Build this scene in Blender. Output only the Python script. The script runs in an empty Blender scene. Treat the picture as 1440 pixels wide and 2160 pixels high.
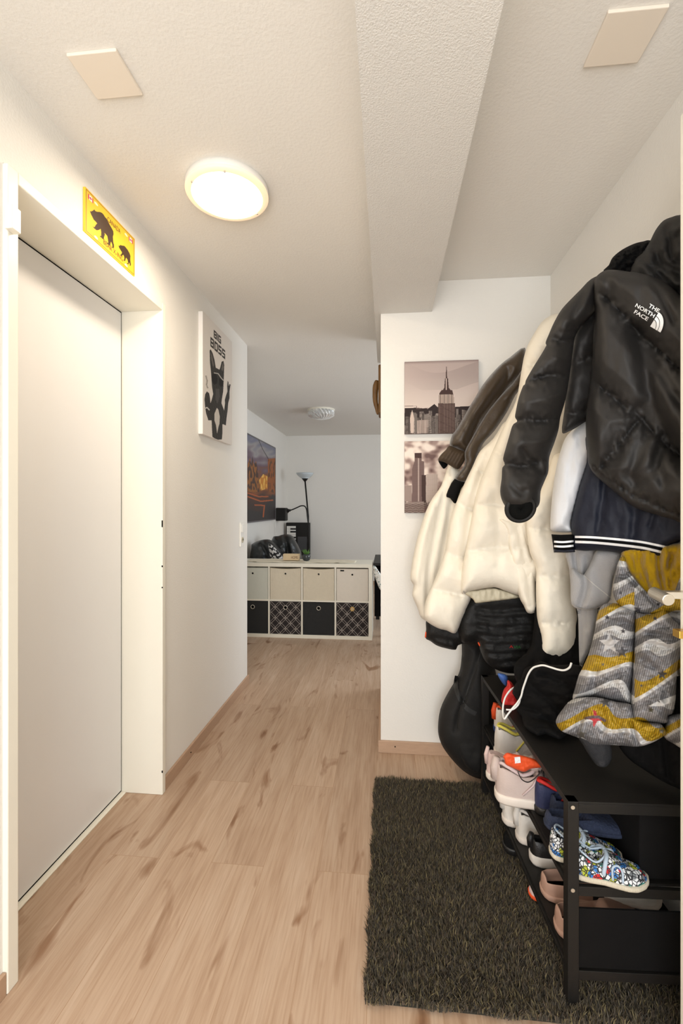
import bpy, bmesh, math, random
import numpy as np
from mathutils import Vector, noise as mnoise
random.seed(7); rng = np.random.default_rng(7)
scene = bpy.context.scene
COL = scene.collection
F = 960.0; CX = 720.0; HZ = 1067.0; CAMZ = 1.28
TH = math.atan(95/960.0); CT = math.cos(TH); ST = math.sin(TH)
CEIL = 2.437
# ---------- photograph geometry: points of the place from measured sight lines ----------
def P(u, v, z):
    u = np.asarray(u, float); v = np.asarray(v, float); z = np.asarray(z, float)
    a = (u-CX)/F; b = (HZ-v)/F
    return np.stack([z*(a*CT-ST), z*(a*ST+CT), CAMZ+b*z], -1)
def PZ(u, v, Z): return P(u, v, (Z-CAMZ)*F/(HZ-v))
def PX(u, v, X): return P(u, v, X/((u-CX)/F*CT-ST))
def PY(u, v, Y): return P(u, v, Y/((u-CX)/F*ST+CT))
def proj(W):
    W = np.asarray(W, float)
    zc = W[..., 1]*CT-W[..., 0]*ST; xc = W[..., 0]*CT+W[..., 1]*ST
    return CX+F*xc/zc, HZ-F*(W[..., 2]-CAMZ)/zc
def crop(ox, oy, s, pts): return [(ox+x/s, oy+y/s) for x, y in pts]
def c2(p): return crop(360, 620, 3.6, p)
def c3(p): return crop(500, 840, 4.0, p)
def c4(p): return crop(820, 740, 4.5, p)
def c5(p): return crop(1000, 420, 3.086, p)
def c6(p): return crop(860, 1000, 3.789, p)
def c7(p): return crop(1100, 1100, 4.0, p)
def c8(p): return crop(900, 1340, 3.856, p)
def c9(p): return crop(160, 380, 9.82, p)
def lin(c):
    c = np.asarray(c, float)/255.0
    return np.where(c <= 0.04045, c/12.92, ((c+0.055)/1.055)**2.4)
# ---------- materials ----------
def nodes(name):
    m = bpy.data.materials.new(name); m.use_nodes = True
    return m, m.node_tree.nodes, m.node_tree.links, m.node_tree.nodes['Principled BSDF']
def mat(name, rgb, rough=0.6, bump=0.0, bscale=200, var=0.0, vscale=6, metal=0.0, sheen=0.0, spec=0.5, stretch=(1, 1, 1), coat=0.0):
    m, N, L, B = nodes(name)
    c = [float(x) for x in lin(rgb)]
    B.inputs['Base Color'].default_value = (*c, 1)
    B.inputs['Roughness'].default_value = rough
    B.inputs['Metallic'].default_value = metal
    B.inputs['Specular IOR Level'].default_value = spec
    B.inputs['Sheen Weight'].default_value = sheen
    B.inputs['Coat Weight'].default_value = coat
    tc = N.new('ShaderNodeTexCoord')
    mp = N.new('ShaderNodeMapping'); mp.inputs['Scale'].default_value = stretch
    L.new(tc.outputs['Object'], mp.inputs['Vector'])
    nt = N.new('ShaderNodeTexNoise'); nt.inputs['Scale'].default_value = vscale; nt.inputs['Detail'].default_value = 3
    L.new(mp.outputs[0], nt.inputs['Vector'])
    mx = N.new('ShaderNodeMix'); mx.data_type = 'RGBA'
    L.new(nt.outputs['Fac'], mx.inputs[0])
    mx.inputs[6].default_value = (*[x*(1-var) for x in c], 1); mx.inputs[7].default_value = (*[min(1, x*(1+var)) for x in c], 1)
    L.new(mx.outputs[2], B.inputs['Base Color'])
    if bump > 0:
        n2 = N.new('ShaderNodeTexNoise'); n2.inputs['Scale'].default_value = bscale; n2.inputs['Detail'].default_value = 4
        L.new(mp.outputs[0], n2.inputs['Vector'])
        bp = N.new('ShaderNodeBump'); bp.inputs['Strength'].default_value = bump; bp.inputs['Distance'].default_value = 0.01
        L.new(n2.outputs['Fac'], bp.inputs['Height']); L.new(bp.outputs[0], B.inputs['Normal'])
    return m
def attr_mat(name, rough=0.6, bump=0.0, bscale=400, spec=0.4):
    m, N, L, B = nodes(name)
    a = N.new('ShaderNodeAttribute'); a.attribute_name = 'print'
    L.new(a.outputs['Color'], B.inputs['Base Color'])
    B.inputs['Roughness'].default_value = rough; B.inputs['Specular IOR Level'].default_value = spec
    if bump:
        tc = N.new('ShaderNodeTexCoord'); n2 = N.new('ShaderNodeTexNoise'); n2.inputs['Scale'].default_value = bscale
        L.new(tc.outputs['Object'], n2.inputs['Vector'])
        bp = N.new('ShaderNodeBump'); bp.inputs['Strength'].default_value = bump; bp.inputs['Distance'].default_value = 0.004
        L.new(n2.outputs['Fac'], bp.inputs['Height']); L.new(bp.outputs[0], B.inputs['Normal'])
    return m
def floor_mat():
    m, N, L, B = nodes('oak_laminate')
    tc = N.new('ShaderNodeTexCoord')
    mp = N.new('ShaderNodeMapping'); mp.inputs['Rotation'].default_value = (0, 0, math.pi/2); mp.inputs['Location'].default_value = (0.3, 0.05, 0)
    L.new(tc.outputs['Object'], mp.inputs['Vector'])
    br = N.new('ShaderNodeTexBrick'); br.offset = 0.37; br.inputs['Scale'].default_value = 1
    br.inputs['Brick Width'].default_value = 1.28; br.inputs['Row Height'].default_value = 0.192
    br.inputs['Mortar Size'].default_value = 0.0009; br.inputs['Mortar Smooth'].default_value = 0.3; br.inputs['Bias'].default_value = 0
    br.inputs['Color1'].default_value = (0, 0, 0, 1); br.inputs['Color2'].default_value = (1, 1, 1, 1); br.inputs['Mortar'].default_value = (.5, .5, .5, 1)
    L.new(mp.outputs[0], br.inputs['Vector'])
    # shift the grain from board to board
    sh = N.new('ShaderNodeVectorMath'); sh.operation = 'MULTIPLY_ADD'
    L.new(br.outputs['Color'], sh.inputs[0]); sh.inputs[1].default_value = (3.1, 5.7, 1.3); L.new(tc.outputs['Object'], sh.inputs[2])
    m2 = N.new('ShaderNodeMapping'); m2.inputs['Scale'].default_value = (13, 1.3, 1); L.new(sh.outputs[0], m2.inputs['Vector'])
    g1 = N.new('ShaderNodeTexNoise'); g1.inputs['Scale'].default_value = 1.6; g1.inputs['Detail'].default_value = 6; g1.inputs['Distortion'].default_value = 0.6
    L.new(m2.outputs[0], g1.inputs['Vector'])
    m3 = N.new('ShaderNodeMapping'); m3.inputs['Scale'].default_value = (70, 3, 1); L.new(sh.outputs[0], m3.inputs['Vector'])
    g2 = N.new('ShaderNodeTexNoise'); g2.inputs['Scale'].default_value = 2.2; g2.inputs['Detail'].default_value = 4
    L.new(m3.outputs[0], g2.inputs['Vector'])
    m4 = N.new('ShaderNodeMapping'); m4.inputs['Scale'].default_value = (7.0, 2.4, 1); L.new(sh.outputs[0], m4.inputs['Vector'])
    g3 = N.new('ShaderNodeTexNoise'); g3.inputs['Scale'].default_value = 1.3; g3.inputs['Detail'].default_value = 3; g3.inputs['Distortion'].default_value = 1.2
    L.new(m4.outputs[0], g3.inputs['Vector'])
    def ramp(src, stops):
        r = N.new('ShaderNodeValToRGB'); L.new(src, r.inputs[0]); e = r.color_ramp.elements
        while len(e) < len(stops): e.new(0.5)
        for k, (p, c) in enumerate(stops): e[k].position = p; e[k].color = (*[float(x) for x in lin(c)], 1)
        return r
    base = ramp(g1.outputs['Fac'], [(0.25, (184, 155, 131)), (0.48, (196, 168, 144)), (0.75, (206, 181, 159))])
    fine = ramp(g2.outputs['Fac'], [(0.32, (238, 233, 228)), (0.6, (255, 255, 255))])
    knot = ramp(g3.outputs['Fac'], [(0.60, (255, 255, 255)), (0.71, (205, 186, 170)), (0.82, (150, 124, 104))])
    tone = ramp(br.outputs['Color'], [(0, (240, 238, 236)), (1, (255, 255, 255))])
    cur = base.outputs[0]
    for r in (fine, knot, tone):
        mx = N.new('ShaderNodeMix'); mx.data_type = 'RGBA'; mx.blend_type = 'MULTIPLY'; mx.inputs[0].default_value = 1
        L.new(cur, mx.inputs[6]); L.new(r.outputs[0], mx.inputs[7]); cur = mx.outputs[2]
    mo = N.new('ShaderNodeMix'); mo.data_type = 'RGBA'; L.new(br.outputs['Fac'], mo.inputs[0]); L.new(cur, mo.inputs[6])
    mo.inputs[7].default_value = (*[float(x) for x in lin((170, 138, 110))], 1)
    L.new(mo.outputs[2], B.inputs['Base Color'])
    B.inputs['Roughness'].default_value = 0.42; B.inputs['Specular IOR Level'].default_value = 0.35
    bp = N.new('ShaderNodeBump'); bp.inputs['Strength'].default_value = 0.12; bp.inputs['Distance'].default_value = 0.003
    L.new(g2.outputs['Fac'], bp.inputs['Height']); L.new(bp.outputs[0], B.inputs['Normal'])
    return m
def emis(name, rgb, s, mixrgb=None):
    m, N, L, B = nodes(name)
    c = [float(x) for x in lin(rgb)]
    B.inputs['Base Color'].default_value = (*c, 1); B.inputs['Emission Color'].default_value = (*c, 1); B.inputs['Emission Strength'].default_value = s
    return m
M = dict(
    wall=mat('plaster_wall', (238, 234, 227), 0.85, 0.14, 130, 0.015, 3, spec=0.2),
    ceil=mat('textured_ceiling', (238, 234, 227), 0.9, 0.14, 120, 0.015, 3, spec=0.15),
    beam=mat('beam_plaster', (226, 223, 218), 0.9, 0.3, 230, 0.02, 8, spec=0.15),
    floor=floor_mat(),
    oak=mat('oak_skirting', (188, 156, 130), 0.5, 0.1, 60, 0.12, 5, stretch=(1, 1, 14)),
    oaky=mat('oak_skirting_long', (186, 154, 128), 0.5, 0.1, 30, 0.12, 6, stretch=(4, 1, 14)),
    white=mat('white_lacquer', (240, 237, 230), 0.35, 0, var=0.01),
    cream=mat('cream_paint', (243, 238, 224), 0.4, 0, var=0.02),
    doorm=mat('door_paint', (232, 230, 229), 0.3, 0.02, 60, var=0.01),
    black=mat('black_metal', (22, 20, 18), 0.5, 0.05, 300, 0.1, spec=.35),
    gap=mat('flat_black', (12, 12, 11), 0.95, spec=.1),  # flat black for small parts and for the painted dark of gaps
    panel=mat('cover_plate', (240, 228, 212), 0.6),
    steel=mat('brushed_steel', (205, 198, 185), 0.3, 0.05, 300, metal=0.8),
    brass=mat('brass', (200, 160, 80), 0.3, metal=0.9),
    wshelf=mat('white_shelf', (236, 230, 214), 0.4),
    nylon=mat('black_nylon', (34, 31, 29), 0.64, 0.06, 240, 0.06, 14, spec=0.45),
    fur=mat('black_fur', (10, 9, 9), 0.95, 0.9, 300, 0.3, 40, spec=0.2),
    dblack=mat('black_cloth', (15, 14, 14), 0.9, 0.08, 220, 0.2, 20, spec=0.15),
    vest=mat('black_quilt', (22, 21, 20), 0.6, 0.2, 200, 0.15, 12, spec=0.35),
    brown=mat('olive_brown_satin', (54, 39, 20), 0.45, 0.12, 120, 0.25, 9, sheen=0.3),
    ribbrown=mat('brown_rib', (60, 44, 25), 0.7, 0.2, 200, 0.2, 9),
    puffw=mat('cream_nylon', (236, 227, 210), 0.6, 0.1, 90, 0.03, 10, sheen=0.1, spec=0.3),
    liner=mat('pale_lining', (200, 190, 165), 0.5, 0.15, 100, 0.06, 20),
    navy=mat('navy_nylon', (24, 27, 40), 0.6, 0.1, 120, 0.08, 20, spec=0.3),
    lgrey=mat('pale_grey_leather', (214, 214, 216), 0.5, 0.1, 90, 0.03, 10),
    scarf=mat('grey_fleece', (158, 156, 156), 0.95, 0.3, 350, 0.05, 30, sheen=0.4, spec=0.15),
    scarfh=mat('grey_fleece_hem', (188, 184, 178), 0.9),
    yellow=mat('mustard_fleece', (170, 134, 14), 0.95, 0.3, 160, 0.15, 18, sheen=0.3, spec=0.15),
    bag=mat('black_bag', (27, 25, 23), 0.75, 0.15, 260, 0.1, 20, spec=0.35),
    bagm=mat('black_bag_trim', (28, 27, 25), 0.6, 0.2, 260, 0.1, 20),
    cable=mat('white_cable', (235, 233, 228), 0.4),
    glass=mat('frosted_glass', (205, 214, 218), 0.25),
    ink=mat('ink_white', (236, 236, 236), 0.6),
)
# ---------- object building ----------
OFF = {}
def tag(o, label=None, cat=None, group=None, kind=None):
    if label: o['label'] = label
    if cat: o['category'] = cat
    if group: o['group'] = group
    if kind: o['kind'] = kind
    return o
def thing(name, label, cat, loc, group=None, kind=None):
    o = bpy.data.objects.new(name, None); COL.objects.link(o)
    o.location = [float(x) for x in loc]; o.empty_display_size = 0.05
    OFF[o.name] = np.array(o.location, float)
    return tag(o, label, cat, group, kind)
def mesh(name, VF, m, parent=None, smooth=False, col=None, bev=0, label=None, cat=None, group=None, kind=None):
    V, Fc = VF; V = np.asarray(V, float)
    if parent is not None: org = OFF[parent.name]
    else: org = np.array([(V[:, 0].min()+V[:, 0].max())/2, (V[:, 1].min()+V[:, 1].max())/2, V[:, 2].min()])
    if kind == 'structure' and parent is None: org = np.zeros(3)
    me = bpy.data.meshes.new(name); me.from_pydata((V-org).tolist(), [], [tuple(map(int, f)) for f in Fc])
    ms = m if isinstance(m, (list, tuple)) else [m]
    for x in ms: me.materials.append(x)
    if col is not None:
        ca = me.color_attributes.new('print', 'FLOAT_COLOR', 'POINT')
        c4_ = np.ones((len(V), 4)); c4_[:, :3] = col; ca.data.foreach_set('color', c4_.ravel())
    if smooth: me.polygons.foreach_set('use_smooth', [True]*len(me.polygons))
    me.update()
    o = bpy.data.objects.new(name, me); COL.objects.link(o)
    if parent is not None: o.parent = parent; OFF[o.name] = org
    else: o.location = org.tolist(); OFF[o.name] = org
    if bev:
        b = o.modifiers.new('bevel', 'BEVEL'); b.width = bev; b.segments = 2; b.limit_method = 'ANGLE'; b.angle_limit = 0.8
    tag(o, label, cat, group, kind)
    return o
def join(*vfs):
    V = []; Fs = []; n = 0
    for v, f in vfs:
        v = np.asarray(v, float); V.append(v); Fs += [tuple(i+n for i in q) for q in f]; n += len(v)
    return np.concatenate(V), Fs
def box(x0, x1, y0, y1, z0, z1):
    V = [(x, y, z) for z in (z0, z1) for y in (y0, y1) for x in (x0, x1)]
    return V, [(0, 2, 3, 1), (4, 5, 7, 6), (0, 1, 5, 4), (2, 6, 7, 3), (0, 4, 6, 2), (1, 3, 7, 5)]
def tube(path, r, n=8, cap=True):
    path = np.asarray(path, float); k = len(path); r = np.broadcast_to(np.asarray(r, float), (k,))
    V = []; Fs = []; up = None
    for i in range(k):
        t = path[min(i+1, k-1)]-path[max(i-1, 0)]; t /= np.linalg.norm(t)+1e-9
        if up is None: up = np.array([0, 0, 1.]) if abs(t[2]) < 0.9 else np.array([1., 0, 0])
        a = np.cross(t, up); a /= np.linalg.norm(a)+1e-9; b = np.cross(a, t); up = b
        for j in range(n):
            q = 2*math.pi*j/n; V.append(path[i]+r[i]*(math.cos(q)*a+math.sin(q)*b))
    for i in range(k-1):
        for j in range(n): Fs.append((i*n+j, i*n+(j+1) % n, (i+1)*n+(j+1) % n, (i+1)*n+j))
    if cap: Fs += [tuple(range(n))[::-1], tuple((k-1)*n+j for j in range(n))]
    return np.array(V), Fs
def spline(pts, n=8, closed=False):
    p = np.asarray(pts, float); out = []; k = len(p)
    rngk = range(k) if closed else range(k-1)
    for i in rngk:
        if closed: a, b, c, d = p[(i-1) % k], p[i], p[(i+1) % k], p[(i+2) % k]
        else: a, b, c, d = p[max(i-1, 0)], p[i], p[i+1], p[min(i+2, k-1)]
        for j in range(n):
            t = j/n
            out.append(0.5*((2*b)+(c-a)*t+(2*a-5*b+4*c-d)*t*t+(3*b-a-3*c+d)*t**3))
    if not closed: out.append(p[-1])
    return np.array(out)
def lathe(prof, c, n=32, axis='z'):
    V = []; Fs = []; k = len(prof)
    for r, h in prof:
        for j in range(n):
            q = 2*math.pi*j/n; x, y = r*math.cos(q), r*math.sin(q)
            V.append((c[0]+x, c[1]+y, c[2]+h) if axis == 'z' else ((c[0]+x, c[1]+h, c[2]+y) if axis == 'y' else (c[0]+h, c[1]+x, c[2]+y)))
    for i in range(k-1):
        for j in range(n): Fs.append((i*n+j, i*n+(j+1) % n, (i+1)*n+(j+1) % n, (i+1)*n+j))
    Fs += [tuple(range(n)), tuple((k-1)*n+j for j in range(n))]
    return np.array(V), Fs
def torus(c, R, r, n=28, m=10, ax=(0, 1, 0), squash=1.0):
    ax = np.array(ax, float); ax /= np.linalg.norm(ax)
    a = np.cross(ax, [0, 0, 1.]); 
    if np.linalg.norm(a) < 1e-3: a = np.array([1., 0, 0])
    a /= np.linalg.norm(a); b = np.cross(ax, a)
    V = []; Fs = []
    for i in range(n):
        q = 2*math.pi*i/n; d = math.cos(q)*a+math.sin(q)*b*squash
        for j in range(m):
            w = 2*math.pi*j/m; V.append(np.array(c)+d*(R+r*math.cos(w))+ax*r*math.sin(w))
    for i in range(n):
        for j in range(m): Fs.append((i*m+j, ((i+1) % n)*m+j, ((i+1) % n)*m+(j+1) % m, i*m+(j+1) % m))
    return np.array(V), Fs
def xf(VF, loc, rz=0, ry=0, rx=0, s=1):
    V = np.asarray(VF[0], float)*s
    if rx: c, n = math.cos(rx), math.sin(rx); V = V@np.array([[1, 0, 0], [0, c, n], [0, -n, c]])
    if ry: c, n = math.cos(ry), math.sin(ry); V = V@np.array([[c, 0, -n], [0, 1, 0], [n, 0, c]])
    if rz: c, n = math.cos(rz), math.sin(rz); V = V@np.array([[c, n, 0], [-n, c, 0], [0, 0, 1]])
    return V+np.array(loc, float), VF[1]
def inpoly(x, y, poly):
    r = np.zeros(np.shape(x), bool); p = np.asarray(poly, float); j = len(p)-1
    for i in range(len(p)):
        xi, yi = p[i]; xj, yj = p[j]
        if yi != yj: r ^= ((yi > y) != (yj > y)) & (x < (xj-xi)*(y-yi)/(yj-yi)+xi)
        j = i
    return r
def segdist(x, y, line, closed=False):
    p = np.asarray(line, float); best = np.full(np.shape(x), 1e9); nx = np.array(x, float); ny = np.array(y, float)
    k = len(p)
    for i in range(k if closed else k-1):
        ax, ay = p[i]; bx, by = p[(i+1) % k]; dx, dy = bx-ax, by-ay; L2 = dx*dx+dy*dy+1e-12
        t = np.clip(((x-ax)*dx+(y-ay)*dy)/L2, 0, 1); qx = ax+t*dx; qy = ay+t*dy
        d = np.hypot(x-qx, y-qy); mk = d < best
        best = np.where(mk, d, best); nx = np.where(mk, qx, nx); ny = np.where(mk, qy, ny)
    return best, nx, ny
def nz(u, v, su, sv=None, seed=0.0):
    sv = sv or su
    return np.array([mnoise.noise(Vector((a/su, b/sv, seed))) for a, b in zip(np.ravel(u), np.ravel(v))]).reshape(np.shape(u))
class Puff:
    """A stuffed cloth body: outline, centre distance, thickness, seams pinching it and folds running over it."""
    def __init__(s, poly, z, T, R=30, seams=(), A=0.55, W=26, folds=(), wr=0.004, ws=(26, 26), back=0.6, cell=4, smooth=3, seed=1.0, flat=0.0, pucker=0.0035):
        s.poly = spline(poly, smooth, True) if smooth else np.asarray(poly, float)
        s.z = z if callable(z) else (lambda u, v, q=z: q+0*u)
        s.T, s.R, s.seams, s.A, s.W, s.folds, s.wr, s.ws, s.back, s.cell, s.seed, s.pk = T, R, [spline(q, 4) for q in seams], A, W, [(spline(l, 4), a, w) for l, a, w in folds], wr, ws, back, cell, seed, pucker
    def height(s, u, v):
        d = segdist(u, v, s.poly, True)[0]
        x = np.clip(d/s.R, 0, 1); pr = np.sqrt(1-(1-x)**2); h = s.T*pr
        if s.seams:
            ds = np.full(np.shape(u), 1e9)
            for q in s.seams: ds = np.minimum(ds, segdist(u, v, q)[0])
            h = h*(1-s.A*(1-np.sqrt(np.clip(ds/s.W, 0, 1))))
            h = h+s.pk*np.exp(-ds/9)*nz(u, v, 7, 11, s.seed+3)*pr*2
        for q, a, w in s.folds:
            h = h-a*np.exp(-(segdist(u, v, q)[0]/w)**2)*pr
        if s.wr: h = h+s.wr*(nz(u, v, s.ws[0], s.ws[1], s.seed)*1.6+nz(u, v, s.ws[0]/2.4, s.ws[1]/2.4, s.seed+9)*0.7)*pr
        return h
    def surf(s, u, v, eps=0.0):
        u = np.asarray(u, float); v = np.asarray(v, float)
        W = P(u, v, s.z(u, v)-s.height(u, v)-eps); W[..., 0] = np.minimum(W[..., 0], 0.812)
        return W
    def build(s):
        c = s.cell; p = s.poly; x0, y0 = p.min(0)-c; x1, y1 = p.max(0)+c
        xs = np.arange(x0, x1, c); ys = np.arange(y0, y1, c)
        gx, gy = np.meshgrid(xs[:-1]+c/2, ys[:-1]+c/2); ins = inpoly(gx, gy, p)
        ny, nx = ins.shape; cnt = np.zeros((ny+1, nx+1), int)
        for dy in (0, 1):
            for dx in (0, 1): cnt[dy:ny+dy, dx:nx+dx] += ins
        VX, VY = np.meshgrid(xs, ys); used = cnt > 0; bd = used & (cnt < 4)
        idx = -np.ones(cnt.shape, int); idx[used] = np.arange(used.sum())
        u = VX[used]; v = VY[used]; b = bd[used]
        _, sx, sy = segdist(u[b], v[b], p, True); u = u.copy(); v = v.copy(); u[b] = sx; v[b] = sy
        h = s.height(u, v); h[b] = 0; zc = s.z(u, v)
        Vf = P(u, v, zc-h); Vb = P(u[~b], v[~b], zc[~b]+h[~b]*s.back+0.002)
        Vf[:, 0] = np.minimum(Vf[:, 0], 0.812); Vb[:, 0] = np.minimum(Vb[:, 0], 0.815)
        bi = np.arange(len(u)); bi[~b] = len(u)+np.arange((~b).sum())
        Fs = []
        for j, i in zip(*np.nonzero(ins)):
            q = (idx[j, i], idx[j+1, i], idx[j+1, i+1], idx[j, i+1]); Fs.append(q)
            r = tuple(bi[k] for k in q[::-1])
            if set(r) != set(q): Fs.append(r)
        s.uv = (np.concatenate([u, u[~b]]), np.concatenate([v, v[~b]]))
        return np.concatenate([Vf, Vb]), Fs
def puff(name, poly, z, T, m, parent, paint=None, **k):
    q = Puff(poly, z, T, **k); VF = q.build(); col = None
    if paint is not None: col = paint(*q.uv)
    q.obj = mesh(name, VF, m, parent, True, col)
    return q
def lz(z0, u0, ku, kv=0.0, v0=0.0): return lambda u, v: z0+ku*(np.asarray(u, float)-u0)+kv*(np.asarray(v, float)-v0)
def rest(f, Z=0.545): return lambda u, v: np.minimum(f(u, v), (CAMZ-Z)*F/np.maximum(np.asarray(v, float)-HZ, 1))
def ribbon(pf, line, w, eps=0.0015, n=6, sub=3):
    """a flat band sewn on a cloth body along a line (width w in sight units)"""
    L_ = spline(line, n); k = len(L_); V = []; Fs = []
    for i in range(k):
        t = L_[min(i+1, k-1)]-L_[max(i-1, 0)]; t /= np.hypot(*t)+1e-9; nn = np.array([-t[1], t[0]])
        for j in range(sub+1): V.append(L_[i]+nn*w*(j/sub-0.5))
    V = np.array(V); W = pf.surf(V[:, 0], V[:, 1], eps)
    for i in range(k-1):
        for j in range(sub): a = i*(sub+1)+j; Fs.append((a, a+1, a+sub+2, a+sub+1))
    return W, Fs
def text2d(s, size=1.0, bold=0.0):
    cu = bpy.data.curves.new('lettering', 'FONT'); cu.body = s; cu.size = size; cu.offset = bold; cu.resolution_u = 3
    o = bpy.data.objects.new('lettering', cu); COL.objects.link(o)
    dg = bpy.context.evaluated_depsgraph_get(); me = o.evaluated_get(dg).to_mesh()
    V = np.array([v.co[:] for v in me.vertices])[:, :2]; Fs = [tuple(p.vertices) for p in me.polygons]
    o.evaluated_get(dg).to_mesh_clear(); COL.objects.unlink(o); bpy.data.objects.remove(o); bpy.data.curves.remove(cu)
    return V, Fs
def text_on(s, o, ux, uy, h, width=None, bold=0.0, up=None):
    """flat lettering: origin o, direction ux, up uy, letter height h, total width"""
    V, Fs = text2d(s, 1.0, bold); V = V-V.min(0); w, hh = V.max(0)
    sx = (width/w) if width else h/hh; sy = h/hh
    W = np.array(o, float)+V[:, :1]*sx*np.array(ux, float)+V[:, 1:]*sy*np.array(uy, float)
    return W, Fs
def picture(name, A, B, D, n, paint, m, parent, k=None):
    """printed face: corner A, width end B, height end D, painted cell by cell"""
    A, B, D = [np.array(q, float) for q in (A, B, D)]
    k = k or n; s, t = np.meshgrid(np.linspace(0, 1, n), np.linspace(0, 1, k))
    W = A+s[..., None]*(B-A)+t[..., None]*(D-A)
    u, v = proj(W); col = paint(u, v, s, t)
    Fs = [(j*n+i, j*n+i+1, (j+1)*n+i+1, (j+1)*n+i) for j in range(k-1) for i in range(n-1)]
    return mesh(name, (W.reshape(-1, 3), Fs), m, parent, False, col.reshape(-1, 3))
def grad(t, stops):
    ps = [p for p, _ in stops]; cs = np.array([lin(c) for _, c in stops])
    return np.stack([np.interp(t, ps, cs[:, i]) for i in range(3)], -1)

# ============ SETTING ============
S = dict(kind='structure')
DY0, DY1, DZ = 1.135, 1.926, 2.145
mesh('floor', box(-1.95, 2.7, -1.8, 7.6, -0.12, 0), M['floor'], kind='structure', label='light oak laminate floor boards')
mesh('ceiling', box(-1.95, 2.7, -1.8, 7.6, CEIL, CEIL+0.12), M['ceil'], **S)
mesh('wall_left', join(box(-1.3, -1, -1.6, DY0-0.036, 0, CEIL), box(-1.3, -1, DY0-0.036, DY1+0.03, DZ+0.035, CEIL), box(-1.3, -1, DY1+0.03, 3.2, 0, CEIL),
     box(-1.3, -1.215, DY0-0.036, DY1+0.03, 0, DZ+0.035), box(-1.8, -1.3, 3.0, 3.2, 0, CEIL)), M['wall'], **S)
mesh('wall_living_left', box(-1.8, -1.65, 3.2, 7.41, 0, CEIL), M['wall'], **S)
mesh('wall_far', box(-1.8, 2.65, 7.41, 7.56, 0, CEIL), M['wall'], **S)
mesh('wall_end', join(box(-0.03, 2.5, 2.38, 3.2, 0, CEIL)), M['wall'], **S)
mesh('wall_right', box(0.82, 1.0, -1.6, 2.38, 0, CEIL), M['wall'], **S)
mesh('wall_living_right', join(box(2.5, 2.65, 3.2, 3.4, 0, CEIL), box(2.5, 2.65, 5.8, 7.41, 0, CEIL), box(2.5, 2.65, 3.4, 5.8, 0, 0.7), box(2.5, 2.65, 3.4, 5.8, 2.25, CEIL)), M['wall'], **S)
mesh('window_1', join(box(2.52, 2.58, 3.4, 3.46, 0.7, 2.25), box(2.52, 2.58, 5.74, 5.8, 0.7, 2.25), box(2.52, 2.58, 3.46, 5.74, 0.7, 0.76), box(2.52, 2.58, 3.46, 5.74, 2.19, 2.25), box(2.52, 2.58, 4.57, 4.63, 0.76, 2.19)), M['white'], **S)
mesh('wall_back', join(box(-1.3, -0.85, -1.75, -1.6, 0, CEIL), box(0.7, 1.0, -1.75, -1.6, 0, CEIL), box(-0.85, 0.7, -1.75, -1.6, 2.25, CEIL), box(-0.85, 0.7, -1.75, -1.6, 0, 0.3)), M['wall'], **S)
mesh('window_2', join(box(-0.85, -0.79, -1.72, -1.66, 0.3, 2.25), box(0.64, 0.7, -1.72, -1.66, 0.3, 2.25), box(-0.79, 0.64, -1.72, -1.66, 0.3, 0.36), box(-0.79, 0.64, -1.72, -1.66, 2.19, 2.25)), M['white'], **S)
mesh('trim_1', join(box(-0.0626, 0.2315, -1.6, 2.38, 2.28, CEIL), box(-0.0626, -0.031, 2.38, 3.2, 2.28, CEIL)), M['beam'], kind='structure', label='rough plastered ceiling beam along the hall')
mesh('baseboard_left', join(box(-1, -0.988, DY1+0.03, 3.212, 0, 0.06), box(-1, -0.988, -1.6, DY0-0.037, 0, 0.06)), M['oaky'], bev=0.002, **S)
mesh('baseboard_end', join(box(-0.043, 0.82, 2.367, 2.38, 0, 0.062), box(-0.043, -0.03, 2.38, 3.2, 0, 0.062)), M['oaky'], bev=0.002, **S)
mesh('baseboard_right', box(0.808, 0.82, 1.12, 2.367, 0, 0.06), M['oaky'], **S)
mesh('baseboard_far', box(-1.65, 2.5, 7.398, 7.41, 0, 0.06), M['oaky'], **S)
# screws in the skirting
sc = thing('trim_2', None, None, (-0.0, 2.36, 0.03), kind='structure')
mesh('screw', xf(lathe([(0.003, 0), (0.003, 0.004)], (0, 0, 0), 8, 'y'), tuple(PY(833, 1575, 2.3655)-np.array([0, .003, 0]))), M['gap'], sc)
mesh('screw', xf(lathe([(0.003, 0), (0.003, 0.004)], (0, 0, 0), 8, 'x'), (-0.989, float(PX(402, 1585, -0.988)[1]), 0.03)), M['gap'], sc)

# ---- front room door on the left ----
d = thing('door_1', 'plain white flush door set deep in a cream steel frame', None, (-1.17, 1.53, 0), kind='structure')
FX = -0.986
mesh('frame', join(box(-1.215, FX, DY0-0.036, DY0, 0, DZ+0.034), box(-1.215, FX, DY1, DY1+0.028, 0, DZ+0.034), box(-1.215, FX, DY0, DY1, DZ, DZ+0.034)), M['cream'], d, bev=0.003)
mesh('dark_gap_slab', box(-1.2149, -1.1775, DY0+0.0005, DY1-0.0005, 0.001, DZ-0.0005), M['gap'], d)  # black slab behind the leaf, standing in for the shade in its edge gap
mesh('leaf', box(-1.2, -1.176, DY0+0.0005, DY1-0.0055, 0.0125, DZ-0.006), M['doorm'], d, bev=0.001)
mesh('threshold', box(-1.189, -1.155, DY0+0.001, DY1-0.001, 0, 0.006), M['cream'], d, bev=0.002)
cp = PX(27, 472, FX)
mesh('hinge_cover', box(FX, FX+0.022, 1.088, 1.118, 2.0, 2.062), M['cream'], d, bev=0.002)
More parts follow.
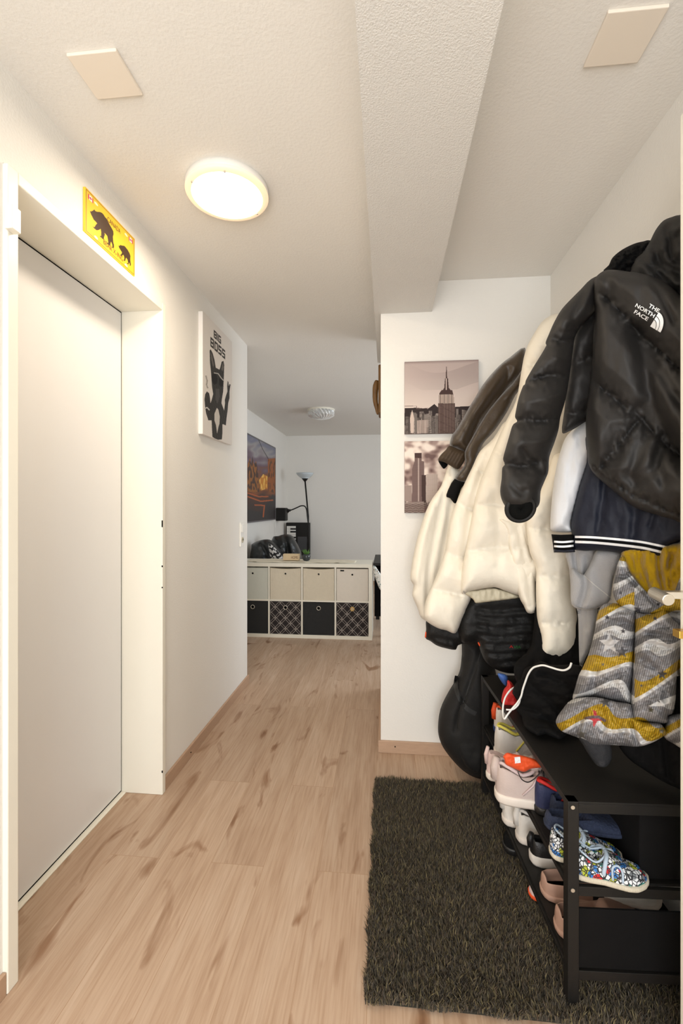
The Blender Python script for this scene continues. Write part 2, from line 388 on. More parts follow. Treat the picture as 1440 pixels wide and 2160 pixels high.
for (uu, vv, hh) in ((341, 1105, 0.03), (341, 1195, 0.008), (341, 1240, 0.006), (341, 1630, 0.01)):
    q = PX(uu, vv, FX); mesh('paint_chip', box(FX-0.004, FX+0.0006, DY1-0.0006, DY1+0.0022, q[2]-hh/2, q[2]+hh/2), M['gap'], d)
# ---- open door leaf at the right edge ----
d2 = thing('door_2', 'white door leaf standing open at the right edge of the view, with a steel handle', None, (0.67, 0.7, 0), kind='structure')
mesh('leaf', box(0.651, 0.69, 0.28, 1.085, 0.01, 2.15), M['cream'], d2, bev=0.003)
hc = P(1410, 1266, 0.95); hf = hc+np.array([0.0, 0.055, 0.006])
h = mesh('handle', join(tube([hc, hc+(hf-hc)*0.5, hf], 0.0125, 20), box(hc[0]-0.002, 0.651, hc[1]+0.022, hc[1]+0.045, hc[2]-0.002, hc[2]+0.013)), M['steel'], d2, bev=0.0015)
kq = PX(1436, 1332, 0.648)
kq = np.array([0.645, 1.06, 1.28-(1332-HZ)/F*1.0])
mesh('key', join(lathe([(0.013, 0), (0.012, 0.008)], (0.643, 1.05, kq[2]), 18, 'x'), box(0.622, 0.643, 1.038, 1.062, kq[2]-0.008, kq[2]+0.008)), M['brass'], d2, bev=0.001)

# ---- ceiling plates ----
for k, (x0, x1, y0, y1, lab) in enumerate(((-0.813, -0.679, 1.0865, 1.213, 'square cream cover plate on the ceiling above the left door'),
                                           (0.5135, 0.648, 1.116, 1.25, 'square beige cover plate on the ceiling above the coats'))):
    mesh('cover_plate', box(x0, x1, y0, y1, CEIL-0.009, CEIL), M['panel'], bev=0.002, label=lab, cat='cover plate', group='ceiling cover plates')
# ---- ceiling lamp ----
LX, LY = -0.574, 1.603
t = thing('ceiling_lamp', 'round glowing ceiling lamp with a frosted dish near the yellow sign', 'lamp', (LX, LY, CEIL))
mesh('lamp_base', lathe([(0.140, 0), (0.146, -0.003), (0.147, -0.020), (0.145, -0.024)], (LX, LY, CEIL), 64), M['white'], t, True)
gl = emis('lamp_rim_glass', (255, 226, 190), 0.55)
mesh('rim', lathe([(0.1455, -0.024), (0.147, -0.029), (0.144, -0.034), (0.128, -0.037), (0.118, -0.034)], (LX, LY, CEIL), 64), gl, t, True)
de = emis('lamp_diffuser', (255, 236, 205), 5.0)
mesh('diffuser', lathe([(0.1275, -0.035), (0.122, -0.039), (0.10, -0.043), (0.06, -0.046), (0.02, -0.047), (0.004, -0.047)], (LX, LY, CEIL), 64), de, t, True)
for ang in (3.9, 0.9, -1.3):
    mesh('clip', box(LX+0.130*math.cos(ang)-0.003, LX+0.130*math.cos(ang)+0.003, LY+0.130*math.sin(ang)-0.003, LY+0.130*math.sin(ang)+0.003, CEIL-0.040, CEIL-0.035), M['steel'], t, bev=0.001)

# ---- yellow sign ----
SX = -0.992
t = thing('warning_sign', 'yellow metal sign with two brown bears hung above the door', 'sign', (-1, 1.56, 2.19))
bigbear = c9([(290, 640), (330, 650), (325, 625), (350, 640), (360, 620), (390, 612), (402, 640), (440, 655), (500, 658), (545, 680), (575, 715), (600, 760), (640, 800), (665, 860), (700, 920), (740, 990), (775, 1060), (780, 1120), (765, 1170), (770, 1220), (775, 1290), (790, 1340), (790, 1395), (765, 1412), (738, 1388), (757, 1378), (752, 1330), (728, 1270), (716, 1310), (712, 1350), (690, 1358), (642, 1310), (640, 1292), (672, 1300), (662, 1220), (650, 1160), (620, 1120), (597, 1095), (598, 1140), (582, 1180), (578, 1220), (560, 1225), (500, 1170), (497, 1150), (522, 1160), (525, 1080), (512, 1010), (470, 1035), (425, 1038), (370, 990), (345, 955), (385, 975), (410, 930), (440, 895), (410, 860), (370, 820), (345, 770), (315, 710)])
cub = c9([(880, 1352), (905, 1360), (920, 1340), (945, 1352), (1000, 1360), (1030, 1390), (1070, 1440), (1110, 1510), (1130, 1570), (1125, 1640), (1130, 1700), (1140, 1740), (1132, 1778), (1112, 1770), (1118, 1745), (1100, 1700), (1090, 1748), (1062, 1735), (1060, 1715), (1080, 1715), (1070, 1650), (1040, 1605), (1028, 1640), (1022, 1672), (1005, 1678), (985, 1650), (1003, 1640), (1003, 1600), (985, 1545), (940, 1575), (912, 1545), (935, 1540), (955, 1500), (925, 1450), (895, 1400)])
def sign_paint(u, v, s, tt):
    c = np.zeros(u.shape+(3,))+lin((236, 190, 46))
    edge = np.minimum(np.minimum(s, 1-s)*2, np.minimum(tt, 1-tt)); c[(edge > 0.025) & (edge < 0.045)] = lin((150, 90, 40))
    for (a, b) in ((0.045, 0.80), (0.86, 0.80)):
        x = (s-a)/0.095; y = (tt-b)/0.115; f = (x > 0) & (x < 1) & (y > 0) & (y < 1)
        c[f] = lin((250, 232, 225)); c[f & ((x < 0.24) | (x > 0.76))] = lin((200, 60, 80))
        c[f & (abs(x-0.5)*1.2+abs(y-0.5) < 0.3)] = lin((190, 50, 90))
    for (a, b) in ((0.17, 0.87), (0.78, 0.87), (0.17, 0.09), (0.78, 0.09)):
        f = (abs(s-a-0.02)/0.035)**2+(abs(tt-b)/0.03)**2 < 1; c[f] = lin((253, 240, 200))
    for p in (bigbear, cub): c[inpoly(u, v, p)] = lin((64, 42, 22))
    return c
mesh('plate', box(-1, SX-0.0005, 1.416, 1.713, 2.188, 2.337), mat('sign_yellow', (244, 205, 60), 0.5), t)
picture('print', (SX, 1.416, 2.188), (SX, 1.713, 2.188), (SX, 1.416, 2.337), 300, sign_paint, attr_mat('sign_print', 0.45), t, k=170)
lt = mat('sign_ink', (120, 84, 30), 0.6)
mesh('lettering', join(text_on('CANADA', (SX+0.0008, 1.535, 2.297), (0, 1, 0), (0, 0, 1), 0.018, 0.08), text_on('BEAR X-ING', (SX+0.0008, 1.512, 2.203), (0, 1, 0), (0, 0, 1), 0.018, 0.12)), lt, t)

# ---- dog canvas ----
WX = -0.974
t = thing('canvas_print', 'white canvas of a black dog with sunglasses under the words BIG BOSS', 'picture', (-1, 2.57, 1.664))
mesh('canvas', box(-1, WX-0.001, 2.342, 2.80, 1.664, 2.319), mat('canvas_white', (236, 230, 224), 0.8, 0.1, 500), t, bev=0.002)
dog = c2([(295, 430), (303, 420), (318, 450), (332, 500), (342, 560), (370, 575), (378, 550), (386, 515), (400, 508), (406, 540), (404, 600), (402, 660), (400, 700), (398, 740), (388, 800), (385, 830), (400, 870), (405, 885), (412, 830), (410, 805), (420, 770), (430, 740), (428, 700), (432, 660), (438, 668), (440, 700), (448, 682), (454, 690), (446, 740), (446, 790), (436, 830), (432, 880), (424, 940), (418, 1000), (400, 990), (392, 990), (392, 1060), (388, 1105), (350, 1108), (316, 1085), (310, 960), (285, 960), (268, 905), (262, 870), (256, 800), (262, 760), (275, 740), (292, 755), (298, 790), (302, 830), (312, 800), (322, 760), (314, 710), (310, 660), (306, 600), (298, 520)])
shirt = c2([(350, 865), (362, 880), (372, 930), (370, 985), (362, 1010), (352, 1062), (344, 1000), (332, 960), (332, 910)])
earin = c2([(303, 440), (315, 470), (328, 540), (322, 560), (308, 500)]); ear2 = c2([(396, 520), (402, 560), (392, 590), (384, 570)])
gl1 = c2([(312, 625), (322, 600), (345, 610), (356, 640), (350, 680), (330, 690), (314, 665)]); gl2 = c2([(366, 640), (385, 640), (398, 665), (396, 700), (380, 705), (366, 690)])
FONT5 = {'B': ["1111", "1001", "1111", "1001", "1111"], 'I': ["1", "1", "1", "1", "1"], 'G': ["1111", "1000", "1011", "1001", "1111"], 'O': ["1111", "1001", "1001", "1001", "1111"], 'S': ["1111", "1000", "1111", "0001", "1111"]}
def blocks(word, s, tt, s0, s1, t0, t1):
    cols = sum(len(FONT5[w][0]) for w in word)+0.9*(len(word)-1); f = np.zeros(s.shape, bool); x = (s-s0)/(s1-s0)*cols; y = (t1-tt)/(t1-t0)*5; cx = 0
    for w in word:
        g = FONT5[w]
        for r, row in enumerate(g):
            for k, ch in enumerate(row):
                if ch == '1': f |= (x >= cx+k-0.1) & (x <= cx+k+1.1) & (y >= r-0.06) & (y <= r+1.06)
        cx += len(g[0])+0.9
    return f
def dog_paint(u, v, s, tt):
    c = np.zeros(u.shape+(3,))+lin((226, 219, 212)); K = lin((52, 50, 48))
    c[blocks('BIG', s, tt, 0.34, 0.58, 0.872, 0.938)] = K; c[blocks('BOSS', s, tt, 0.23, 0.73, 0.768, 0.850)] = K
    f = inpoly(u, v, dog); c[f] = K
    n = np.sin(u*1.7+np.sin(v*0.6)*2)*np.sin(v*0.9+u*0.4); c[f & (n > 0.72)] = lin((84, 82, 80))
    for p, q in ((earin, (110, 104, 98)), (ear2, (110, 104, 98)), (gl1, (26, 25, 25)), (gl2, (26, 25, 25)), (shirt, (206, 199, 190))): c[inpoly(u, v, p)] = lin(q)
    d0 = segdist(u, v, c2([(330, 600), (360, 605), (384, 640), (398, 655)]))[0]; c[d0 < 0.9] = lin((190, 186, 180))
    ms = c2([(340, 720), (368, 720), (372, 780), (355, 835), (340, 800)]); f2 = inpoly(u, v, ms); c[f2] = lin((80, 78, 76)); 
    d1 = segdist(u, v, c2([(268, 625), (276, 660), (272, 690), (280, 715)]))[0]; c[(d1 < 1.6) & (np.sin(v*2.1) > -0.3)] = lin((110, 104, 90))
    d2_ = segdist(u, v, c2([(258, 872), (275, 862), (292, 880)]))[0]; c[d2_ < 1.2] = lin((200, 196, 190))
    return c
picture('print', (WX, 2.342, 1.664), (WX, 2.80, 1.664), (WX, 2.342, 2.319), 240, dog_paint, attr_mat('canvas_print_dog', 0.8), t, k=340)

# ---- two skyline canvases ----
CY = 2.36
def city(c, u, v, base, x0, x1, y0, y1, n, dark, light, seed):
    r = np.random.default_rng(seed)
    for k in range(n):
        a = r.uniform(x0, x1); w = r.uniform(3, 9); top = r.uniform(y0, y0+(y1-y0)*0.75)*1.0+ (k/n)*(y1-y0)*0.25
        f = (u > a) & (u < a+w) & (v > top) & (v < y1) & base; tone = r.uniform(0, 1)
        c[f] = (lin(dark)*(1-tone*0.5)+lin(light)*tone*0.28)
        per = r.uniform(1.0, 1.7); g = f & (np.sin((u-a)*6.283/per/1.3) > 0.1) & (np.sin(v*6.283/(per*1.4)) > -0.1)
        c[g] = lin(dark)*(0.3)+lin(light)*r.uniform(0.25, 0.8)
def sky1(u, v, s, tt):
    c = grad(1-tt, [(0, (140, 122, 118)), (0.04, (182, 164, 158)), (0.22, (188, 170, 164)), (0.45, (204, 188, 180)), (0.62, (214, 198, 188)), (1, (190, 174, 166))])
    st = np.sin((s*1.2+tt*9)+np.sin(s*4)*1.1)
    c *= (1-0.16*((st > 0.3) & (tt > 0.6))*np.clip(s*1.5, 0, 1))[..., None]
    allm = np.ones(u.shape, bool); D, Lc = (44, 32, 31), (205, 190, 180)
    lo = inpoly(u, v, c4([(150, 545), (260, 540), (370, 550), (430, 505), (470, 540), (850, 520), (860, 800), (140, 800)])); c[lo] = lin(D)
    city(c, u, v, allm, 851, 1010, 862, 918, 150, D, Lc, 3)
    d0 = segdist(u, v, c4([(150, 525), (262, 525), (262, 550), (370, 545)]))[0]; c[d0 < 0.5] = lin((110, 90, 84))
    tw = [[(468, 498), (628, 498), (628, 790), (468, 790)], [(480, 400), (500, 372), (600, 372), (618, 440), (618, 498), (476, 498), (474, 430)], [(512, 372), (525, 350), (532, 262), (560, 262), (568, 350), (585, 372)], [(539, 262), (543, 150), (548, 150), (553, 262)]]
    for k, p in enumerate(tw):
        f = inpoly(u, v, c4(p)); c[f] = lin((70, 50, 46))
        if k == 1: c[f & (np.sin(u*2.4) > 0.1) & (v > 832)] = lin((225, 205, 190))
        if k == 0: c[f & (np.sin(u*3.1) > 0.3) & (np.sin(v*2.2) > -0.2)] = lin((150, 128, 118))
        if k == 2: c[f & (abs(u-941) < 0.9)] = lin((220, 200, 190))
    f = inpoly(u, v, c4([(200, 640), (220, 560), (240, 640), (236, 780), (205, 780)])); c[f] = lin((205, 186, 174))
    f = inpoly(u, v, c4([(265, 660), (375, 655), (375, 780), (265, 785)])); c[f & (np.sin(u*2.2) > -0.2)] = lin((196, 176, 165))
    return c
def sky2(u, v, s, tt):
    n = nz(u, v, 26, 17, 4.2)*1.3+nz(u, v, 11, 8, 7.7)*0.6
    c = grad(np.clip(0.5+n*0.9, 0, 1), [(0, (112, 88, 84)), (0.4, (168, 144, 136)), (0.75, (226, 208, 196)), (1, (240, 226, 214))])
    allm = np.ones(u.shape, bool); D, Lc = (78, 58, 54), (210, 192, 180)
    city(c, u, v, allm & (v > 1025), 850, 1010, 1030, 1070, 60, D, Lc, 8)
    for p, q in (([(243, 970), (310, 970), (310, 1045), (335, 1050), (335, 1180), (350, 1180), (350, 1440), (218, 1440), (220, 1120), (243, 1050)], (118, 96, 92)), ([(243, 970), (310, 970), (310, 1020), (243, 1015)], (74, 52, 48)), ([(275, 1020), (287, 1020), (287, 1430), (275, 1430)], (190, 170, 160)), ([(310, 1180), (352, 1180), (350, 1440), (312, 1440)], (70, 50, 46)), ([(355, 1170), (460, 1172), (460, 1420), (352, 1440)], (188, 170, 160)), ([(148, 1280), (216, 1275), (216, 1430), (148, 1430)], (160, 140, 132)), ([(145, 1440), (330, 1430), (340, 1545), (145, 1545)], (150, 132, 124))):
        f = inpoly(u, v, c4(p)); c[f] = lin(q); c[f & (np.sin(v*3.4) > 0.4) & (np.sin(u*3) > -0.3)] *= 0.72
    f = (v > 1062) & (np.sin(v*1.7+np.sin(u*.5)) > 0.2); c[f] = lin((86, 66, 60))
    return c
for (z0, z1, fn, lab) in ((1.650, 2.02, sky1, 'sepia canvas print of a spired skyscraper, upper of the two on the end wall'), (1.244, 1.6115, sky2, 'sepia canvas print of office towers under clouds, lower one on the end wall')):
    t = thing('canvas_print', lab, 'picture', (0.2775, 2.38, z0), 'city canvases on the end wall')
    mesh('canvas', box(0.092, 0.463, CY+0.0008, 2.38, z0, z1), mat('canvas_edge', (120, 100, 94), 0.8), t)
    picture('print', (0.092, CY, z0), (0.463, CY, z0), (0.092, CY, z1), 260, fn, attr_mat('canvas_print_city', 0.75), t)

# ---- switch and socket ----
t = thing('light_switch', 'white switch with socket plate on the wall by the corner', 'switch', (-1, 3.06, 1.01))
mesh('plate', box(-1, -0.99, 3.025, 3.095, 1.0, 1.165), M['white'], t, bev=0.002)
mesh('rocker', box(-0.99, -0.984, 3.036, 3.084, 1.1, 1.15), M['white'], t, bev=0.002)
mesh('socket', join(lathe([(0.020, 0), (0.020, 0.004)], (-0.9905, 3.06, 1.045), 20, 'x'), ), M['liner'], t)
mesh('socket_hole', join(*[lathe([(0.004, 0), (0.004, 0.001)], (-0.9863, 3.06+q, 1.045+w), 10, 'x') for q, w in ((0.009, 0), (-0.009, 0), (0, 0.008))]), M['gap'], t)

# ============ RUG ============
def rug():
    x0, x1, y0, y1 = -0.055, 0.80, 1.165, 2.12
    t = thing('rug', 'dark olive grey shaggy rug on the oak floor in front of the shoe rack', 'rug', ((x0+x1)/2, (y0+y1)/2, 0))
    mesh('backing', box(x0+0.008, x1-0.008, y0+0.008, y1-0.008, 0, 0.008), mat('rug_back', (42, 40, 32), 0.95), t)
    n = 120000
    x = rng.uniform(x0, x1, n); y = rng.uniform(y0, y1, n)
    x += 0.004*np.sin(y*40); y += 0.004*np.sin(x*37)
    Hh = rng.uniform(0.014, 0.03, n); a = rng.uniform(0, 6.283, n); b = rng.uniform(0, 6.283, n); ln = rng.uniform(0.004, 0.016, n)
    # the pile leans in patches
    pa = 2.5*np.sin(x*9+y*5)+1.5*np.sin(y*13-x*4); b = b*0.85+pa*.5
    w = rng.uniform(0.0009, 0.0018, n)
    ca, sa = np.cos(a)*w, np.sin(a)*w; cb, sb = np.cos(b)*ln, np.sin(b)*ln
    z0 = np.full(n, 0.006)
    V = np.stack([np.stack([x-ca, y-sa, z0], -1), np.stack([x+ca, y+sa, z0], -1),
                  np.stack([x+cb*.35+ca*.8, y+sb*.35+sa*.8, z0+Hh*.62], -1), np.stack([x+cb*.35-ca*.8, y+sb*.35-sa*.8, z0+Hh*.62], -1),
                  np.stack([x+cb, y+sb, z0+Hh], -1)], 1).reshape(-1, 3)
    V -= np.array(t.location)
    i = np.arange(n)*5
    me = bpy.data.meshes.new('pile')
    me.vertices.add(n*5); me.vertices.foreach_set('co', V.ravel())
    q = np.stack([i, i+1, i+2, i+3], -1); tr = np.stack([i+3, i+2, i+4], -1)
    lv = np.concatenate([q.ravel(), tr.ravel()]); me.loops.add(len(lv)); me.loops.foreach_set('vertex_index', lv)
    me.polygons.add(2*n); me.polygons.foreach_set('loop_start', np.concatenate([np.arange(n)*4, 4*n+np.arange(n)*3]))
    me.polygons.foreach_set('loop_total', np.concatenate([np.full(n, 4), np.full(n, 3)]))
    me.update(); me.validate()
    pal = np.array([lin(c) for c in ((98, 88, 74), (82, 76, 67), (118, 106, 78), (66, 62, 56), (140, 127, 92), (102, 86, 72))])
    c = pal[rng.choice(6, n, p=[.26, .28, .16, .18, .05, .07])]*rng.uniform(.8, 1.2, (n, 1))
    ca_ = me.color_attributes.new('print', 'FLOAT_COLOR', 'POINT'); c4_ = np.ones((n*5, 4)); c4_[:, :3] = np.repeat(c, 5, 0); ca_.data.foreach_set('color', c4_.ravel())
    me.materials.append(attr_mat('rug_pile', 0.8, spec=0.25))
    o = bpy.data.objects.new('pile', me); COL.objects.link(o); o.parent = t; o['kind'] = 'stuff'
    return t
rug()

# ============ SHOE RACK ============
RN = np.array([0.4556, 1.20]); RF = np.array([0.4155, 2.065]); RD = 0.33
ey = (RF-RN)/np.linalg.norm(RF-RN); ex = np.array([ey[1], -ey[0]]); RL = float(np.linalg.norm(RF-RN)); rack_rz = math.atan2(ex[1], ex[0])
def rp(a, b, z): q = RN+ex*a+ey*b; return np.array([q[0], q[1], z])
def rbox(a0, a1, b0, b1, z0, z1):
    V, Fs = box(a0, a1, b0, b1, z0, z1); V = np.array(V); q = RN+V[:, :1]*ex+V[:, 1:2]*ey
    return np.concatenate([q, V[:, 2:]], 1), Fs
RB = 0.012
rack = thing('shoe_rack', 'low black metal shoe rack with three shelves under the coats', 'shoe rack', rp(RD/2, RL/2, RB))
tw = 0.028
for nm, (a, b) in (('leg', (0, 0)), ('leg', (RD-tw, 0)), ('leg', (0, RL-tw)), ('leg', (RD-tw, RL-tw))):
    mesh(nm, rbox(a, a+tw, b, b+tw, RB, 0.533), M['black'], rack, bev=0.002)
for z in (0.533, 0.324, 0.112):
    s_ = mesh('shelf', rbox(0.001, RD-0.001, 0.001, RL-0.001, z-0.006, z), M['black'], rack, bev=0.001) if z > .5 else mesh('shelf', rbox(tw*.3, RD-tw*.3, tw*.5, RL-tw*.5, z-0.006, z), M['black'], rack)
    mesh('rail', join(rbox(0.002, 0.016, tw, RL-tw, z-0.018, z-0.0065), rbox(RD-0.016, RD-0.002, tw, RL-tw, z-0.018, z-0.0065), rbox(tw, RD-tw, 0.002, 0.014, z-0.03, z-0.0065), rbox(tw, RD-tw, RL-0.014, RL-0.002, z-0.03, z-0.0065)), M['black'], rack, bev=0.001)
for z in (0.52, 0.311):
    mesh('screw', xf(lathe([(0.005, 0), (0.004, 0.003)], (0, 0, 0), 12, 'y'), rp(0.011, -0.003, z)), M['steel'], rack)

# ============ SHOES ============
def itp(x, pts): return np.interp(x, [p[0] for p in pts], [p[1] for p in pts])
WF = [(0, 0), (0.01, .34), (.04, .55), (.1, .7), (.22, .78), (.4, .77), (.56, .9), (.7, 1.0), (.82, .93), (.92, .7), (.975, .42), (1, 0)]
HF0 = [(0, .55), (.03, .93), (.08, 1.0), (.18, .92), (.3, .76), (.40, .80), (.48, .88), (.58, .74), (.72, .54), (.86, .45), (.95, .36), (1, .12)]
def shoe_up(L, W, H, zs=0.022, hf=None, op=(0.05, 0.46), ow=0.6, N=44, Mm=30, depth=0.25, toe=1.0):
    hf = hf or HF0
    _ = [(0, .55), (.03, .93), (.08, 1.0), (.18, .98), (.3, .84), (.42, .84), (.5, .86), (.6, .7), (.75, .5), (.88, .42), (.96, .34), (1, .12)]
    V = []; Fs = []; inner = []
    S_ = (1-np.cos(np.linspace(0, math.pi, N)))/2
    for s in S_:
        w = W/2*itp(s, WF); hh = H*itp(s, hf)*(toe if s > .7 else 1)
        for j in range(Mm):
            ph = math.pi*j/(Mm-1); cc = math.cos(ph); y = w*math.copysign(abs(cc)**.55, cc)*(1-.18*math.sin(ph)); z = zs*.7+hh*abs(math.sin(ph))**.55
            x = s*L; sink = 0
            if op[0] < s < op[1] and abs(y) < w*ow:
                e = min((s-op[0])/.03, (op[1]-s)/.05, (w*ow-abs(y))/(.10*w+1e-6), 1); sink = max(e, 0)
                z = z*(1-sink)+(zs+depth*hh)*sink
            V.append((x, y, z))
            inner.append(sink)
    V = np.array(V); Fi = []
    for i in range(N-1):
        for j in range(Mm-1):
            q = (i*Mm+j, (i+1)*Mm+j, (i+1)*Mm+j+1, i*Mm+j+1)
            (Fi if sum(inner[k_] for k_ in q) > 2.2 else Fs).append(q)
    def cut(Fx):
        u_ = sorted({k_ for q in Fx for k_ in q}); mp = {a: b for b, a in enumerate(u_)}
        return V[u_], [tuple(mp[k_] for k_ in q) for q in Fx]
    return cut(Fs), cut(Fi)
def sole_vf(L, W, t0, grow=1.06, tr=0.01):
    N = 40; S_ = (1-np.cos(np.linspace(0, math.pi, N)))/2
    out = [(s*L*1.02-.01*L, W/2*itp(s, WF)*grow+.001) for s in S_]; ring = out+[(x, -y) for x, y in out[::-1]]
    V = []; n = len(ring)
    for k, (sc_, z) in enumerate(((.93, 0), (1.0, t0*.25), (1.01, t0*.8), (.97, t0))):
        for x, y in ring:
            lift = tr*max(0, (x/L-.75)/.25)**2
            V.append(((x-L/2)*(.5+.5*sc_)+L/2, y*sc_, z+lift))
    Fs = []
    for k in range(3):
        for i in range(n): Fs.append((k*n+i, k*n+(i+1) % n, (k+1)*n+(i+1) % n, (k+1)*n+i))
    Fs += [tuple(range(n))[::-1], tuple(3*n+i for i in range(n))]
    return np.array(V), Fs
def make_shoe(name, label, loc, rz, L, W, H, mu, msole, ml=None, laces=True, sole=0.024, group=None, rx=0, ry=0, cat='shoe', tongue=True, op=(0.05, 0.46), heel=None, mlin=None, mcol=None, **k):
    t = thing(name, label, cat, loc, group or 'shoes in the black rack')
    X = lambda vf: xf(vf, loc, rz, ry, rx)
    mesh('sole', X(sole_vf(L, W, sole)), msole, t, True)
    up_, in_ = shoe_up(L, W, H, sole, op=op, **k)
    u = mesh('upper', X(up_), mu, t, True)
    mesh('lining', X(in_), mlin or mu, t, True)
    if laces:
        cl = []; hp = k.get('hf') or HF0
        for q in range(25):
            a_ = q/24*2*math.pi; s_ = (op[0]+op[1])/2+(op[1]-op[0])/2*math.cos(a_)*.98; w_ = W/2*itp(s_, WF)*.66*math.sin(a_)
            cl.append((s_*L, w_, sole*.7+H*itp(s_, hp)*.985))
        mesh('collar', X(tube(cl, .0055, 8, False)), mcol or mu, t, True)
        for sg in (-1, 1): mesh('side_stripe', X(tube([(L*.30, sg*W*.40, sole+H*.12), (L*.42, sg*W*.385, sole+H*.45), (L*.47, sg*W*.30, sole+H*.68)], .0032, 6)), mcol or msole, t, True)
    if laces:
        tg = [(L*.47, 0, sole+H*.95), (L*.44, 0, sole+H*.8), (L*.55, 0, sole+H*.72), (L*.66, 0, sole+H*.5)]
        if tongue: mesh('tongue', X(tube([(L*.40, 0, sole+H*1.02), (L*.46, 0, sole+H*.93), (L*.52, 0, sole+H*.82)], [W*.16, W*.2, W*.16], 10)), mu, t, True)
        ls = []
        for q in range(4):
            s = .5+.055*q; w = W*.24*(1-.12*q); z = sole*.7+H*itp(s, [(0.42, .9), (.5, .92), (.6, .78), (.75, .6)])
            ls.append(tube([(L*s, -w, z-.006), (L*(s+.012), 0, z+.006), (L*(s+.02), w, z-.006)], .0022, 6))
        mesh('lace', X(join(*ls)), ml or M['cable'], t, True)
    if heel is not None:
        mesh('heel_tab', X(tube([(L*.0+.003, 0, sole+H*.35), (L*.0-.001, 0, sole+H*.7), (L*.02+.0, 0, sole+H*1.02)], [W*.16, W*.14, W*.1], 8)), heel, t, True)
    return t
def onshelf(u, v, z): return PZ(u, v, z)
mk = lambda n, c, r=.6, b=.15: mat(n, c, r, b, 220, .06, 30)
shw = mk('white_shoe', (226, 218, 208)); sole_w = mk('white_sole', (224, 212, 200), .5, 0)
beige = mk('taupe_knit', (190, 172, 164)); pink = mk('pale_pink_knit', (214, 188, 182)); clogm = mat('taupe_foam', (176, 140, 122), .55, .05, 60)
orange = mk('orange_fabric', (232, 84, 34)); red = mk('red_fabric', (196, 34, 28)); blue = mk('blue_fabric', (44, 66, 120)); denim = mat('denim_slipper', (36, 44, 66), .9, .4, 140, .5, 160)
blks = mk('black_leather', (28, 26, 25), .4); yel = mk('yellow_trim', (218, 206, 90))
Y0 = lambda b, off, z: rp(off, b, z)   # b: distance along the rack, off: overhang from its front edge
zr = rack_rz
# middle shelf, far to near
HP = lambda u, v, z=.3245: PZ(u, v, z)
tan_l = mk('shoe_lining_grey', (150, 146, 140)); dkl = mk('shoe_lining_dark', (52, 50, 50)); lilac = mk('lilac_panel', (206, 186, 184)); bwht = mk('off_white_knit', (216, 210, 204))
make_shoe('sneaker', 'blue, white and orange trainer at the far end of the middle shelf', HP(1042, 1543), zr, .22, .085, .095, shw, blue, ml=blue, mcol=orange, mlin=dkl, heel=orange)
make_shoe('sneaker', 'white sports shoe with yellow edging on the middle shelf behind the taupe trainer', HP(1043, 1592), zr-.02, .23, .095, .10, bwht, sole_w, ml=yel, mcol=yel, mlin=tan_l)
make_shoe('sneaker', 'pale pink knitted sneaker peeking out behind the big taupe trainer', HP(1026, 1641), zr, .22, .06, .085, pink, sole_w, laces=False, heel=pink, mlin=dkl)
make_shoe('sneaker', 'large taupe knit trainer with white sole sticking out of the middle shelf', HP(1044, 1681), zr-.16, .26, .108, .10, beige, sole_w, ml=M['black'], mcol=lilac, mlin=dkl, toe=1.1, heel=beige, sole=.03)
make_shoe('child_shoe', 'dark blue child shoe with red straps on the middle shelf', HP(1128, 1712), zr, .19, .066, .085, mk('navy_fabric', (34, 42, 78)), blks, ml=red, mcol=red, mlin=dkl, laces=True)
# denim slippers stacked over the patterned pair
pat = None
def pattern_mat():
    m, N, L, B = nodes('doodle_print')
    tc = N.new('ShaderNodeTexCoord')
    vo = N.new('ShaderNodeTexVoronoi'); vo.feature = 'F1'; vo.inputs['Scale'].default_value = 75; L.new(tc.outputs['Object'], vo.inputs['Vector'])
    sepn = N.new('ShaderNodeSeparateColor'); L.new(vo.outputs['Color'], sepn.inputs[0])
    r = N.new('ShaderNodeValToRGB'); r.color_ramp.interpolation = 'CONSTANT'; L.new(sepn.outputs[0], r.inputs[0]); e = r.color_ramp.elements
    cs = [(0, (222, 224, 226)), (.36, (190, 30, 34)), (.48, (222, 224, 226)), (.62, (40, 110, 180)), (.72, (170, 180, 40)), (.8, (120, 124, 128)), (.9, (60, 130, 120))]
    while len(e) < len(cs): e.new(.5)
    for k, (p, c) in enumerate(cs): e[k].position = p; e[k].color = (*[float(x) for x in lin(c)], 1)
    v2 = N.new('ShaderNodeTexVoronoi'); v2.feature = 'DISTANCE_TO_EDGE'; v2.inputs['Scale'].default_value = 110; L.new(tc.outputs['Object'], v2.inputs['Vector'])
    r2 = N.new('ShaderNodeMath'); r2.operation = 'LESS_THAN'; r2.inputs[1].default_value = 0.09; L.new(v2.outputs['Distance'], r2.inputs[0])
    mx = N.new('ShaderNodeMix'); mx.data_type = 'RGBA'; L.new(r2.outputs[0], mx.inputs[0]); L.new(r.outputs[0], mx.inputs[6]); mx.inputs[7].default_value = (.015, .015, .02, 1)
    L.new(mx.outputs[2], B.inputs['Base Color']); B.inputs['Roughness'].default_value = .7
    return m
pat = pattern_mat(); rib = mat('ribbed_rubber', (222, 212, 190), .6, .6, 60, .05, 60, stretch=(12, 12, .2))
binding = mk('pale_blue_binding', (176, 192, 208)); insole = mk('tan_insole', (196, 172, 136))
